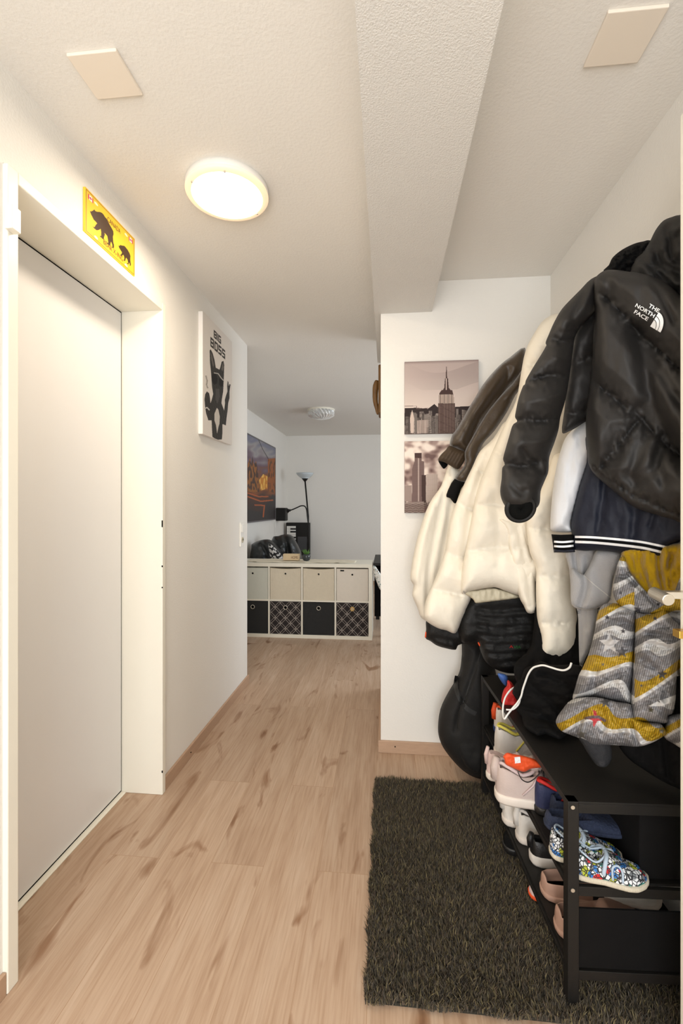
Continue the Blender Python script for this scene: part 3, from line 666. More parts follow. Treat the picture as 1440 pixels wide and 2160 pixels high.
def slipper(label, loc, rz, L=.19):
    t = make_shoe('child_slipper', label, loc, rz, L, .075, .055, pat, rib, laces=False, sole=.014, group=None, hf=[(0, .6), (.04, 1.1), (.12, 1.15), (.28, .8), (.36, .85), (.46, 1.05), (.58, .85), (.75, .6), (.9, .5), (1, .2)], op=(.06, .44), ow=.7, depth=.1)
    X = lambda vf: xf(vf, loc, rz)
    mesh('binding', X(tube(spline([(L*.07, 0, .072), (L*.14, .022, .068), (L*.30, .024, .052), (L*.44, .012, .066), (L*.44, -.012, .066), (L*.30, -.024, .052), (L*.14, -.022, .068)], 6, True), .0026, 6)), binding, t, True)
    for sg in (-1, 1):
        mesh('cutout', X(join(tube(spline([(L*.50, sg*.0335, .020), (L*.50, sg*.031, .048), (L*.57, sg*.028, .054), (L*.62, sg*.033, .044), (L*.62, sg*.0365, .020)], 5), .0028, 6))), binding, t, True)
    mesh('strap', X(join(*[tube(spline([(L*.38, sg*.034, .03), (L*.41, sg*.030, .056), (L*.45, sg*.016, .066), (L*.46, 0, .068)], 4), .005, 8) for sg in (-1, 1)])), binding, t, True)
    return t
slipper('doodle-print child slipper nearest the front post, toe to the right', HP(1203, 1838), -.13, .178)
slipper('doodle-print child slipper standing just behind its twin on the shelf', HP(1160, 1802), -.04, .18)
make_shoe('slipper', 'speckled navy slipper lying on top of the doodle-print pair', P(1150, 1742, 1.30), zr, .25, .085, .035, denim, denim, laces=False, sole=.012, ow=.6)
make_shoe('slipper', 'navy slipper with grey lining at the back of the middle shelf', Y0(.235, .05, .3245), zr, .24, .085, .07, denim, blks, laces=False, sole=.014)
# bottom shelf
make_shoe('sneaker', 'plain white sneaker, farther of the two on the bottom shelf', HP(1060, 1733, .1125), zr, .24, .088, .09, shw, sole_w, ml=yel, mcol=bwht, mlin=tan_l, heel=shw)
make_shoe('sneaker', 'white sneaker with yellow-grey laces on the bottom shelf beside the black-and-white shoe', HP(1089, 1770, .1125), zr, .24, .088, .09, shw, sole_w, ml=yel, mcol=bwht, mlin=tan_l, heel=shw)
make_shoe('sandal', 'black shoe with cream sole between white sneakers and clogs', HP(1118, 1816, .1125), zr, .24, .08, .06, blks, shw, laces=False, sole=.032, heel=blks)
for lab, b, o, hh in (('taupe foam clog, farther of the pair on the bottom shelf', 1142, 1884, .055), ('taupe foam clog right behind the front post', 1172, 1962, .06)):
    t = make_shoe('clog', lab, HP(b, o, .1125), zr, .25, .098, hh, clogm, clogm, laces=False, sole=.018, ow=.8, depth=.0, op=(.03, .5), hf=[(0, .75), (.03, .95), (.1, 1.0), (.3, 1.0), (.45, 1.1), (.6, 1.1), (.8, .9), (.95, .6), (1, .3)])
make_shoe('sandal', 'pale flat shoe sticking out onto the rug under the bottom shelf', PZ(1116, 1888, .03), zr, .22, .075, .02, pink, orange, laces=False, sole=.012)
make_shoe('shoe', 'black shoe on the rug below the white sneakers', PZ(1062, 1792, .028), zr, .25, .09, .05, M['dblack'], blks, laces=False)
make_shoe('slipper', 'cream slipper lying on a flat black box on the bottom shelf', Y0(.15, .165, .1705), zr, .15, .08, .025, shw, sole_w, laces=False, sole=.012, ow=.5)
mesh('storage_box', rbox(.15, .322, .112, .30, .1125, .17), M['dblack'], bev=.004, label='flat black box under the cream slipper on the bottom shelf', cat='box')
mesh('added_dark_panel', rbox(.0285, .3, .003, .009, .1125, .262), M['dblack'], bev=.001, label='black panel added to darken the near end of the bottom shelf in front of the clogs', cat='panel')  # black board added to cover the clogs and make this end dark
mesh('storage_box', rbox(.19, .318, .025, .30, .3245, .497), M['dblack'], bev=.004, label='black fabric box beside the child slippers on the middle shelf', cat='box')
# items over the shoes
zt = 1.50
pf = Puff(c8([(620, 985), (650, 955), (700, 965), (800, 985), (880, 1010), (930, 1050), (935, 1075), (850, 1085), (800, 1110), (760, 1105), (700, 1080), (640, 1050), (630, 1010)]), 1.445, .014, R=8, cell=2, wr=.002, ws=(10, 8))
t = thing('headband', 'orange strap with a white patch draped over the taupe trainer', 'strap', P(1100, 1620, 1.445))
mesh('strap', pf.build(), orange, t, True)
mesh('patch', ribbon(pf, c8([(735, 990), (740, 1040)]), 12, .002), M['ink'], t)
mesh('cord', tube(P(*np.array(spline(c8([(740, 1110), (770, 1170), (820, 1195), (870, 1170), (920, 1120), (930, 1100)]), 5)).T, 1.425), .0016, 6), M['black'], t, True)
q = puff('red_cloth', c8([(655, 365), (690, 385), (720, 430), (750, 460), (765, 520), (765, 600), (745, 640), (690, 640), (640, 600), (610, 590), (605, 520), (625, 440), (650, 410)]), 1.74, .035, red, None, R=14, cell=2.5, wr=.004, ws=(12, 14))
tag(q.obj, 'crumpled red pouch on the top shelf behind the white cable', 'pouch')
q = puff('blue_mitten', c8([(575, 310), (640, 320), (660, 350), (655, 400), (640, 415), (600, 370)]), 1.82, .02, mk('sky_blue_fabric', (66, 104, 176)), None, R=10, cell=2.5)
tag(q.obj, 'small light blue cloth tucked under the black coat at the rack end', 'cloth')
cab = c8([(1175, 225), (1160, 262), (1120, 284), (1070, 280), (1010, 262), (950, 245), (905, 250), (860, 268), (825, 315), (800, 380), (780, 440), (765, 500), (735, 550), (700, 590), (660, 640), (630, 680)])
cz = np.clip(1.585-.0014*(np.array(cab)[:, 0]-1085), 1.40, 1.585)
p1 = P(np.array(cab)[:, 0], np.array(cab)[:, 1], cz)
cab2 = c8([(630, 680), (618, 630), (622, 560), (640, 500), (680, 445), (718, 422)]); p2 = P(*np.array(cab2).T, np.linspace(1.60, 1.68, 6))
cab3 = c8([(645, 605), (700, 602), (745, 560), (762, 500)]); p3 = P(*np.array(cab3).T, 1.585)
o = mesh('cable', join(tube(spline(np.concatenate([p1, p2[1:]]), 5), .0032, 8), tube(spline(p3, 5), .003, 8)), M['cable'], None, True)
tag(o, 'white charging cable looping down over the rack edge', 'cable')

# ============ BAG ============
t = thing('backpack', 'tall black bag leaning on the end wall beside the shoe rack', 'bag', (0.33, 2.2, 0))
z = lambda u, v: 2.20+0*np.asarray(u, float)-0.00025*(np.asarray(v, float)-1400)
q = puff('body', c8([(300, 40), (470, 60), (560, 300), (600, 700), (600, 1000), (560, 1120), (480, 1170), (400, 1160), (320, 1120), (240, 1050), (150, 940), (105, 850), (90, 750), (110, 600), (170, 470), (230, 370), (270, 280), (285, 150)]), z, .10, M['bag'], t, R=42, folds=[(c8([(430, 130), (370, 330), (310, 500), (260, 650), (230, 780)]), .012, 5), (c8([(260, 330), (255, 430), (300, 520)]), .008, 5)], wr=.004, ws=(40, 50), back=.2)
mesh('zip', ribbon(q, c8([(440, 120), (400, 270), (350, 390), (318, 490)]), 1.6, .002), M['bagm'], t)
puff('pocket', c8([(255, 560), (330, 520), (450, 560), (500, 700), (500, 1000), (430, 1120), (330, 1080), (250, 950), (225, 780)]), lambda u, v: z(u, v)-.07, .035, M['bag'], t, R=24, wr=.003, back=.5)
mesh('strap', ribbon(q, c8([(245, 330), (235, 420), (270, 520), (330, 600), (400, 640)]), 9, .006), M['bagm'], t)

# ============ COATS ============
rail = thing('coat_rail', 'wall-mounted coat rail hidden behind the hanging jackets', 'coat rail', (0.82, 1.7, 1.74))
mesh('board', box(0.802, 0.82, 1.2, 2.25, 1.70, 1.78), M['oaky'], rail, bev=.003)
for yy in (1.3, 1.5, 1.7, 1.9, 2.1):
    mesh('hook', tube(spline([(.802, yy, 1.75), (.775, yy, 1.74), (.76, yy, 1.755), (.757, yy, 1.78)], 4), .005, 8), M['steel'], rail, True)

# olive brown jacket
t = thing('jacket', 'olive brown satin bomber jacket with ribbed cuff, nearest the end wall', 'jacket', P(1060, 900, 2.05))
q1 = puff('sleeve', c4([(1290, -30), (1150, 60), (1070, 120), (1000, 190), (940, 260), (880, 340), (820, 440), (770, 520), (720, 610), (680, 680), (630, 760), (600, 800), (575, 905), (640, 930), (735, 975), (830, 900), (1000, 600), (1150, 330), (1290, 200)]), 2.06, .06, M['brown'], t, R=34,
     folds=[(c4([(1130, 180), (1100, 290), (960, 500), (860, 640), (760, 860)]), .022, 9), (c4([(1000, 250), (900, 420), (700, 760)]), -.010, 12)], wr=.003, ws=(20, 70))
puff('lower_sleeve', c4([(1290, 150), (1180, 300), (1100, 380), (950, 560), (860, 700), (780, 840), (720, 960), (720, 1080), (625, 1215), (740, 1250), (800, 1120), (880, 900), (1000, 760), (1120, 580), (1200, 420), (1290, 300)]), 1.99, .045, M['brown'], t, R=24,
     folds=[(c4([(1100, 480), (900, 740), (760, 1060)]), .012, 7)], wr=.0025, ws=(18, 60))
ribf = [(c4([(575+k*25, 905+k*11), (500+k*26, 1010+k*15)]), .006, 2.0) for k in range(1, 9)]
puff('cuff', c4([(575, 902), (650, 930), (735, 970), (725, 1030), (690, 1090), (650, 1125), (580, 1090), (530, 1060), (468, 1040), (490, 990), (540, 940)]), 2.03, .035, M['ribbrown'], t, R=12, folds=ribf, wr=.001, cell=2)
puff('cuff_lining', c4([(468, 1040), (500, 1100), (525, 1120), (560, 1080), (530, 1055)]), 2.05, .01, M['gap'], t, R=5, cell=2)
puff('cuff', c4([(625, 1212), (730, 1240), (690, 1300), (660, 1380), (630, 1452), (580, 1400), (543, 1370)]), 2.0, .03, M['dblack'], t, R=12, cell=3)

# thin cream coat (farthest left)
t = thing('coat', 'long thin cream coat hanging farthest left, half behind the puffer', 'coat', P(930, 1140, 2.1))
puff('body', [(950, 975), (930, 1025), (905, 1062), (884, 1120), (871, 1175), (865, 1218), (872, 1235), (869, 1255), (880, 1282), (888, 1303), (905, 1312), (940, 1322), (975, 1280), (1000, 1150), (1000, 1060), (975, 1000)], 2.10, .045, M['puffw'], t, R=18,
     folds=[([(945, 1000), (925, 1090), (905, 1200), (900, 1290)], .014, 5), ([(960, 1020), (940, 1120), (915, 1260)], .012, 4), ([(912, 1070), (890, 1150), (880, 1230)], -.008, 6)], wr=.004, ws=(12, 60))
# cream puffer
t = thing('puffer_jacket', 'cream white quilted puffer jacket hanging wide open between brown and black jackets', 'jacket', P(1100, 960, 1.95))
puff('body', [(1185, 662), (1150, 672), (1128, 700), (1108, 740), (1098, 790), (1088, 845), (1066, 890), (1048, 930), (1025, 985), (1006, 1035), (992, 1105), (981, 1164), (973, 1211), (974, 1252), (990, 1247), (1020, 1241), (1045, 1239), (1070, 1248), (1100, 1256), (1120, 1240), (1160, 1200), (1200, 1100), (1230, 900), (1230, 700)], lz(1.86, 1000, -.0002), .075, M['puffw'], t, R=34,
     seams=[[(1000, 1066), (1030, 1064), (1075, 1064), (1120, 1070)], [(976, 1165), (1010, 1158), (1050, 1154), (1090, 1158), (1120, 1165)], [(1085, 850), (1110, 860), (1150, 855)], [(1040, 950), (1070, 965), (1110, 960)], [(1098, 765), (1130, 770), (1170, 760)]], A=.5, W=34,
     folds=[([(1030, 1010), (1052, 1100), (1050, 1190)], .008, 10), ([(1092, 860), (1070, 960), (1066, 1040)], .012, 8), ([(1120, 780), (1110, 900), (1095, 1050)], -.008, 12)], wr=.003, ws=(34, 40), pucker=.006)
puff('sleeve', [(1066, 888), (1040, 925), (1012, 952), (996, 985), (981, 1016), (962, 1060), (947, 1105), (938, 1164), (918, 1219), (907, 1243), (897, 1270), (893, 1298), (900, 1311), (923, 1325), (942, 1330), (960, 1336), (971, 1314), (983, 1285), (993, 1262), (1000, 1240), (1000, 1164), (1012, 1105), (1030, 1026), (1050, 970), (1075, 920)], 1.93, .07, M['puffw'], t, R=26,
     seams=[[(936, 1166), (958, 1172), (990, 1176)], [(904, 1240), (930, 1246), (975, 1256)], [(962, 1062), (985, 1072), (1010, 1078)], [(995, 985), (1020, 1000), (1040, 1005)]], A=.6, W=32, folds=[([(1030, 950), (1000, 1040), (985, 1120), (975, 1200)], .012, 6)], wr=.003, ws=(24, 40), pucker=.006)
puff('lining', c6([(450, 945), (560, 925), (700, 912), (890, 972), (880, 990), (800, 1003), (640, 1022), (545, 1032), (520, 1000)]), 1.87, .01, M['liner'], t, R=6, cell=2.5, wr=.004, ws=(8, 20))
puff('front_edge', c6([(720, 350), (850, 370), (940, 380), (955, 440), (970, 560), (1020, 720), (1022, 900), (1030, 1085), (960, 1112), (925, 1050), (890, 985), (855, 850), (830, 700), (805, 590), (780, 450)]), 1.80, .04, M['puffw'], t, R=14,
     seams=[c6([(805, 600), (900, 590), (990, 620)]), c6([(850, 735), (940, 730), (1020, 745)])], A=.3, W=16, folds=[(c6([(880, 420), (920, 600), (960, 800), (985, 1060)]), .008, 5)], wr=.003, ws=(10, 30))
puff('hanging_sleeve', [(1168, 960), (1200, 960), (1230, 1000), (1225, 1150), (1206, 1220), (1217, 1300), (1218, 1330), (1220, 1370), (1216, 1394), (1204, 1392), (1190, 1398), (1175, 1403), (1158, 1393), (1138, 1386), (1140, 1340), (1132, 1300), (1130, 1240), (1130, 1196), (1117, 1165), (1110, 1112), (1112, 1080), (1135, 1040), (1155, 1000)], 1.72, .065, M['puffw'], t, R=32, seams=[[(1108, 1112), (1140, 1116), (1175, 1112)], [(1128, 1214), (1160, 1218), (1210, 1214)], [(1132, 1313), (1170, 1317), (1220, 1312)]], A=.36, W=30, wr=.0025, ws=(30, 30), pucker=.008)

# quilted black jacket beneath
t = thing('quilted_jacket', 'black finely quilted jacket showing below the cream puffer, with tiny red and green logo', 'jacket', P(1060, 1300, 2.0))
qs = [c6([(560, 1140+70*k), (700, 1165+70*k), (900, 1150+70*k), (1050, 1150+70*k)]) for k in range(-1, 7)]
vb = puff('body', c6([(500, 990), (700, 900), (1000, 900), (1050, 1100), (1100, 1300), (1100, 1450), (1000, 1560), (900, 1590), (800, 1592), (700, 1560), (620, 1500), (575, 1400), (555, 1345), (430, 1350), (400, 1200), (430, 1100)]), 1.97, .07, M['vest'], t, R=26, seams=qs, A=.22, W=9, wr=.004, ws=(40, 14))
puff('sleeve', c6([(150, 1165), (240, 1170), (380, 1180), (480, 1150), (540, 1250), (560, 1345), (480, 1350), (402, 1368), (380, 1405), (300, 1392), (230, 1370), (180, 1335), (140, 1310), (145, 1240)]), 2.03, .05, M['vest'], t, R=18, seams=[c6([(150, 1290), (260, 1320), (400, 1350)])], A=.3, W=10, wr=.003)
for pts in ([(562, 1345), (575, 1372)], [(145, 1262), (140, 1305)]):
    mesh('piping', tube(P(*np.array(spline(c6(pts), 4)).T, 1.955 if pts[0][0] > 300 else 2.02), .0035, 6), orange, t, True)
def text_puff(pf, s, o, dx, dy, w, h, eps=.002, bold=0.0):
    V, Fs = text2d(s, 1, bold); V = V-V.min(0); V = V/V.max(0); dx = np.array(dx, float); dy = np.array(dy, float)
    q = np.array(o, float)+V[:, :1]*w*dx+V[:, 1:]*h*dy
    return pf.surf(q[:, 0], q[:, 1], eps), Fs
mesh('lettering', text_puff(vb, 'A', (1074, 1367), (1, 0), (0, -1), 8, 6), red, t)
mesh('lettering', text_puff(vb, 'VIA', (1083, 1368), (1, 0), (0, -1), 15, 6), mk('green_ink', (40, 110, 50)), t)

# dark clothing behind, resting on the rack
t = thing('trousers', 'black trousers hanging behind the cream sleeve down to the rack', 'trousers', P(1180, 1380, 1.72))
puff('leg', [(1124, 1215), (1240, 1200), (1262, 1300), (1250, 1420), (1232, 1480), (1180, 1490), (1120, 1470), (1090, 1440), (1085, 1400), (1120, 1360), (1128, 1250)], rest(lz(1.86, 1100, -.0002, -.0008, 1200), .56), .04, M['dblack'], t, R=22, folds=[([(1160, 1200), (1165, 1330), (1150, 1460)], .014, 7)], wr=.008, ws=(18, 40), back=.4)
q = puff('black_clothes', [(1080, 1462), (1088, 1440), (1098, 1432), (1106, 1410), (1122, 1404), (1140, 1394), (1160, 1402), (1190, 1402), (1225, 1404), (1240, 1440), (1236, 1500), (1215, 1540), (1196, 1548), (1180, 1560), (1150, 1548), (1134, 1552), (1106, 1534), (1100, 1512), (1088, 1498), (1092, 1480)], rest(lz(1.62, 1100, -.0013)), .05, M['dblack'], None, R=26, folds=[([(1110, 1440), (1150, 1470), (1200, 1520)], .02, 8), ([(1140, 1420), (1190, 1440), (1225, 1470)], .018, 7), ([(1100, 1490), (1140, 1505), (1180, 1545)], .015, 6)], wr=.008, ws=(26, 12), cell=3, back=.05, smooth=2)
tag(q.obj, 'crumpled heap of black clothes on top of the rack beside the white cable', 'clothes')
q = puff('black_glove', c7([(480, 1800), (700, 1800), (750, 1880), (762, 1960), (755, 2020), (715, 2068), (670, 2072), (620, 2045), (560, 1960), (520, 1890)]), rest(lz(1.3, 1250, -.0003), .55), .03, mat('charcoal_sock', (42, 41, 43), .9, .3, 200), None, R=18, cell=3, back=.05)
tag(q.obj, 'charcoal sock poking out from under the starry snowsuit', 'sock')

# grey scarf
t = thing('scarf', 'light grey fleece scarf hanging under the college jacket', 'scarf', P(1240, 1260, 1.5))
sz = lz(1.50, 1200, -.0009)
puff('back_layer', c7([(380, 240), (640, 240), (620, 500), (640, 760), (620, 900), (590, 1040), (540, 1150), (492, 1240), (480, 1000), (470, 760), (420, 620), (400, 400)]), lambda u, v: sz(u, v)+.05, .02, M['scarf'], t, R=16, folds=[(c7([(440, 250), (470, 500), (500, 800), (500, 1100)]), .02, 5), (c7([(550, 300), (550, 600), (540, 900)]), .012, 6)], wr=.003, ws=(14, 70))
q = puff('front_layer', c7([(420, 380), (520, 455), (600, 300), (640, 240), (820, 250), (835, 300), (790, 420), (760, 560), (745, 660), (700, 705), (620, 738), (560, 750), (480, 738), (418, 700), (412, 560)]), sz, .025, M['scarf'], t, R=14, folds=[(c7([(530, 460), (540, 560), (500, 700)]), .02, 7), (c7([(620, 400), (680, 560), (700, 660)]), .006, 12)], wr=.003, ws=(30, 50), smooth=2)
mesh('hem', ribbon(q, c7([(525, 455), (620, 540), (742, 640), (735, 672), (640, 728), (560, 742), (480, 732), (424, 700)]), 1.6, .0015), M['scarfh'], t)

# college jacket
t = thing('college_jacket', 'navy college jacket with pale grey sleeve and white striped hem', 'jacket', P(1300, 1050, 1.4))
bz = lz(1.455, 1210, -.00095)
bd = puff('body', [(1250, 880), (1236, 975), (1222, 1020), (1208, 1075), (1203, 1105), (1206, 1130), (1210, 1160), (1260, 1161), (1300, 1165), (1350, 1172), (1392, 1176), (1408, 1156), (1440, 1140), (1475, 1130), (1475, 880)], bz, .05, M['navy'], t, R=22, folds=[([(1280, 960), (1270, 1060), (1262, 1120)], .012, 9), ([(1330, 980), (1340, 1060), (1335, 1130)], .01, 10), ([(1390, 1050), (1370, 1110)], .008, 6)], wr=.004, ws=(26, 40), smooth=2)
mesh('hem_stripe', ribbon(bd, c7([(448, 130), (600, 134), (800, 150), (1000, 172), (1120, 195), (1225, 218)]), 4.6, .002), M['ink'], t)
mesh('hem_stripe', ribbon(bd, c7([(450, 172), (600, 178), (800, 196), (1000, 220), (1100, 240), (1198, 264)]), 5.2, .002), M['ink'], t)
mesh('hem_line', ribbon(bd, c7([(448, 152), (600, 157), (800, 173), (1000, 197), (1120, 219), (1210, 242)]), 3.6, .0022), M['gap'], t)
puff('sleeve', c5([(760, 1380), (700, 1440), (640, 1500), (590, 1560), (555, 1660), (530, 1760), (510, 1900), (497, 2050), (494, 2130), (500, 2158), (560, 2170), (640, 2165), (632, 2120), (660, 2000), (720, 1800), (790, 1600)]), lz(1.50, 1180, -.0008), .05, M['lgrey'], t, R=22, folds=[(c5([(640, 2050), (600, 2130), (560, 2170)]), .01, 7)], wr=.004, ws=(20, 60))
cf = puff('cuff', c7([(250, 108), (330, 112), (440, 108), (442, 180), (450, 258), (380, 264), (270, 262), (262, 190)]), lz(1.47, 1180, -.0008), .035, M['gap'], t, R=10, cell=3, smooth=1, wr=.0005)
for y in (170, 208): mesh('cuff_stripe', ribbon(cf, c7([(272, y), (350, y+4), (438, y-4)]), 4.2, .002), M['ink'], t)
puff('cuff_edge', c7([(268, 228), (350, 232), (448, 226), (450, 256), (380, 264), (270, 262)]), lz(1.465, 1180, -.0008), .036, M['navy'], t, R=6, cell=2.5, smooth=1, wr=0)

# hooded black coat at the very top right
t = thing('hooded_coat', 'black hooded coat with fluffy collar on the nearest hook, behind the black puffer', 'coat', P(1400, 560, 1.3))
puff('fur_collar', c5([(840, 475), (875, 430), (900, 380), (960, 330), (1040, 290), (1100, 275), (1140, 268), (1200, 300), (1200, 420), (1100, 520), (950, 520)]), lz(1.40, 1300, -.0008), .06, M['fur'], t, R=16, wr=.014, ws=(9, 9), cell=3)
puff('hood', c5([(1005, 520), (1015, 460), (1050, 390), (1100, 340), (1140, 280), (1180, 200), (1230, 140), (1290, 115), (1340, 103), (1500, 100), (1500, 720), (1358, 680), (1250, 620), (1120, 560)]), lz(1.33, 1320, -.0010), .08, mat('dark_hood', (20, 18, 17), .75, .1, 160, .2, 20), t, R=34, folds=[(c5([(1160, 300), (1220, 420), (1330, 480)]), .03, 12), (c5([(1260, 200), (1280, 350), (1340, 420)]), .02, 10), (c5([(1100, 400), (1180, 470), (1270, 560)]), .016, 8)], wr=.01, ws=(26, 26))

# big black puffer in front
t = thing('puffer_jacket', 'black down puffer jacket with white THE NORTH FACE lettering on the chest', 'jacket', P(1300, 850, 1.35))
t['label'] = 'large black down puffer jacket with white lettering printed on the chest'
puff('side_panel', c5([(840, 560), (760, 640), (700, 760), (650, 880), (625, 1050), (600, 1250), (585, 1380), (570, 1520), (620, 1510), (660, 1490), (740, 1440), (860, 1400), (860, 700)]), 1.42, .06, M['nylon'], t, R=26, seams=[c5([(625, 1090), (700, 1060), (790, 1000)]), c5([(590, 1380), (660, 1400), (760, 1360)]), c5([(640, 860), (720, 800), (800, 720)])], A=.5, W=26, wr=.003, ws=(20, 40), pucker=.006)
fz = lz(1.335, 1240, -.00085)
FP = puff('front', c5([(780, 530), (820, 480), (870, 460), (940, 462), (1020, 474), (1120, 480), (1200, 515), (1290, 570), (1358, 635), (1500, 740), (1510, 1500), (1510, 2150), (1400, 2130), (1290, 2085), (1200, 2060), (1050, 2010), (950, 1935), (860, 1860), (785, 1795), (742, 1720), (730, 1600), (725, 1450), (735, 1330), (752, 1200), (768, 1050), (772, 900), (785, 740), (775, 640)]), fz, .085, M['nylon'], t, R=34,
     seams=[c5([(830, 630), (900, 680), (980, 770), (1060, 860), (1170, 955), (1260, 1040), (1330, 1100), (1450, 1140)]), c5([(752, 1160), (840, 1240), (950, 1330), (1085, 1425)]), c5([(1085, 1425), (1000, 1520), (920, 1630), (825, 1745)]), c5([(1085, 1425), (1180, 1530), (1290, 1640), (1400, 1700)]), c5([(745, 1690), (800, 1760), (880, 1825), (990, 1900), (1100, 1960), (1230, 2015), (1380, 2070), (1480, 2100)])],
     A=.55, W=44, folds=[(c5([(1060, 880), (1120, 1100), (1140, 1250), (1210, 1450), (1300, 1600), (1400, 1700)]), .040, 20), (c5([(1160, 960), (1200, 1100), (1290, 1260), (1400, 1400)]), .018, 14), (c5([(1090, 1360), (1120, 1500), (1080, 1640), (1010, 1800)]), .022, 16), (c5([(850, 480), (880, 560), (870, 650)]), .018, 11), (c5([(960, 470), (1080, 500), (1200, 600), (1300, 800)]), .010, 7), (c5([(1200, 1650), (1150, 1760), (1050, 1850)]), .018, 14), (c5([(1250, 1520), (1200, 1700), (1230, 1850)]), .013, 13)], wr=.0035, ws=(34, 60), pucker=.011, back=.25)
SLV = puff('sleeve', c5([(840, 500), (760, 520), (690, 590), (640, 640), (570, 715), (520, 800), (485, 880), (463, 935), (470, 950), (430, 1020), (380, 1100), (335, 1180), (332, 1205), (318, 1215), (290, 1290), (272, 1370), (265, 1420), (280, 1447), (250, 1470), (228, 1540), (205, 1620), (187, 1690), (200, 1727), (182, 1750), (178, 1820), (168, 1900), (180, 1960), (215, 2010), (300, 2040), (390, 2020), (425, 1980), (432, 1900), (460, 1830), (482, 1770), (488, 1680), (520, 1590), (548, 1500), (560, 1420), (595, 1300), (620, 1150), (640, 1000), (655, 900), (700, 820), (780, 740), (820, 640)]), lz(1.34, 1080, .0002), .085, M['nylon'], t, R=36,
     seams=[c5([(460, 938), (520, 915), (580, 935), (650, 905)]), c5([(330, 1208), (400, 1170), (480, 1150), (600, 1160)]), c5([(268, 1440), (340, 1435), (440, 1445), (560, 1425)]), c5([(190, 1715), (260, 1735), (340, 1735), (420, 1710), (490, 1700)])], A=.72, W=44, folds=[(c5([(720, 560), (700, 650), (640, 760)]), .016, 7), (c5([(310, 1630), (350, 1690), (420, 1750), (460, 1830)]), .016, 7), (c5([(250, 1870), (310, 1920), (330, 1900)]), .012, 7), (c5([(800, 560), (770, 640), (760, 720)]), .02, 7)], wr=.0035, ws=(34, 30), pucker=.012)
cc = P(*c5([(300, 2012)])[0], 1.29); ax = np.array([ST, -CT, -.30]); ax /= np.linalg.norm(ax)
mesh('cuff', torus(cc, .038, .007, 36, 12, ax, 0.98), M['vest'], t, True)
mesh('cuff_dark_plug', torus(cc-ax*.004, .018, .018, 36, 14, ax, .98), M['gap'], t, True)  # solid black plug in the cuff, painting the shade inside the sleeve
# lettering on the chest: three words and a rounded quarter dome
ang = math.radians(31); dx = np.array([math.cos(ang), math.sin(ang)]); dy = np.array([math.sin(ang), -math.cos(ang)])
def cp5(x, y): return np.array(c5([(x, y)])[0])
L3 = []
for w_, (x, y), wd in (('THE', (1130, 702), 25), ('NORTH', (1044, 700), 46), ('FACE', (1036, 742), 33)):
    L3.append(text_puff(FP, w_, cp5(x, y), dx, dy, wd, 8.6, .0035, .02))
mesh('lettering', join(*L3), M['ink'], t)
o0 = cp5(1160, 838); arcs = []
for r0, r1 in ((0.0, 15.5), (17.0, 24.0), (25.5, 35)):
    V = []; Fs = []; n = 16
    for k in range(n+1):
        q = math.pi/2*k/n
        for r in (r0, r1):
            pnt = o0+dx*(-6)+dx*r*math.sin(q)*.72+dy*r*math.cos(q)*1.0; V.append(pnt)
    V = np.array(V); arcs.append((FP.surf(V[:, 0], V[:, 1], .0035), [(2*k, 2*k+1, 2*k+3, 2*k+2) for k in range(n)]))
mesh('emblem', join(*arcs), M['ink'], t)

# ============ CHILD SNOWSUIT ============
stars = [((740, 1030), 85, (176, 172, 170)), ((845, 1100), 52, (78, 76, 78)), ((720, 808), 22, (60, 60, 66)), ((855, 925), 24, (66, 64, 68)), ((835, 600), 18, (62, 62, 68)), ((980, 740), 34, (66, 64, 68)), ((1125, 820), 20, (50, 50, 60)), ((1185, 1290), 42, (72, 70, 72)), ((722, 1330), 15, (60, 60, 62)), ((685, 1205), 14, (90, 90, 92)), ((878, 1265), 12, (60, 60, 62)), ((1008, 1385), 14, (86, 84, 84)), ((705, 1525), 45, (74, 73, 72)), ((1090, 1590), 26, (70, 66, 50)), ((505, 1800), 40, (86, 82, 74)), ((1150, 700), 14, (60, 60, 62)), ((1240, 900), 16, (60, 60, 62)), ((1050, 1000), 10, (60, 60, 62)), ((1160, 1520), 12, (80, 80, 80)), ((1180, 1770), 24, (120, 118, 112)), ((900, 430), 12, (60, 60, 62))]
def starpoly(c, r, rot=0):
    return [(c[0]+(r if k % 2 == 0 else r*.42)*math.sin(math.pi*k/5+rot), c[1]-(r if k % 2 == 0 else r*.42)*math.cos(math.pi*k/5+rot)) for k in range(10)]
def suit_paint(u, v):
    x = (u-1100)*4; y = (v-1100)*4
    c = np.zeros(u.shape+(3,))+lin((146, 144, 146))
    band = y*0.9+60*np.sin(x/160+y/420)-np.where(x > 950, -(x-950)*.55+160, 0)*(y < 1560)+35*np.sin(x/70+y/90)
    ph = np.mod(band, 430)
    c[ph < 60] = lin((190, 188, 186)); c[(ph > 60) & (ph < 130)] = lin((126, 124, 126))
    yl = (ph > 190) & (ph < 285); c[yl] = lin((176, 142, 28))
    c[(ph > 285) & (ph < 320)] = lin((196, 194, 192))
    st = np.sin((x+y*.25)*2*math.pi/19.0) > 0.1
    sel = st & ~((ph > 285) & (ph < 330)) & (ph > 30); c[sel] *= .5
    c[(ph > 370)] *= .62
    for k, (p, r, q) in enumerate(stars): c[inpoly(x, y, starpoly(p, r*1.12, .25*math.sin(k*3.1)))] = lin(q)
    c[inpoly(x, y, [(600, 1590), (625, 1600), (640, 1650), (700, 1665), (705, 1682), (640, 1682), (605, 1740), (598, 1680), (560, 1665), (610, 1650)])] = lin((176, 60, 66))
    c[segdist(x, y, [(540, 1660), (590, 1650), (650, 1650), (700, 1680)])[0] < 12] = lin((96, 80, 82))
    return c
SU = attr_mat('starry_print', .55, .15, 300)
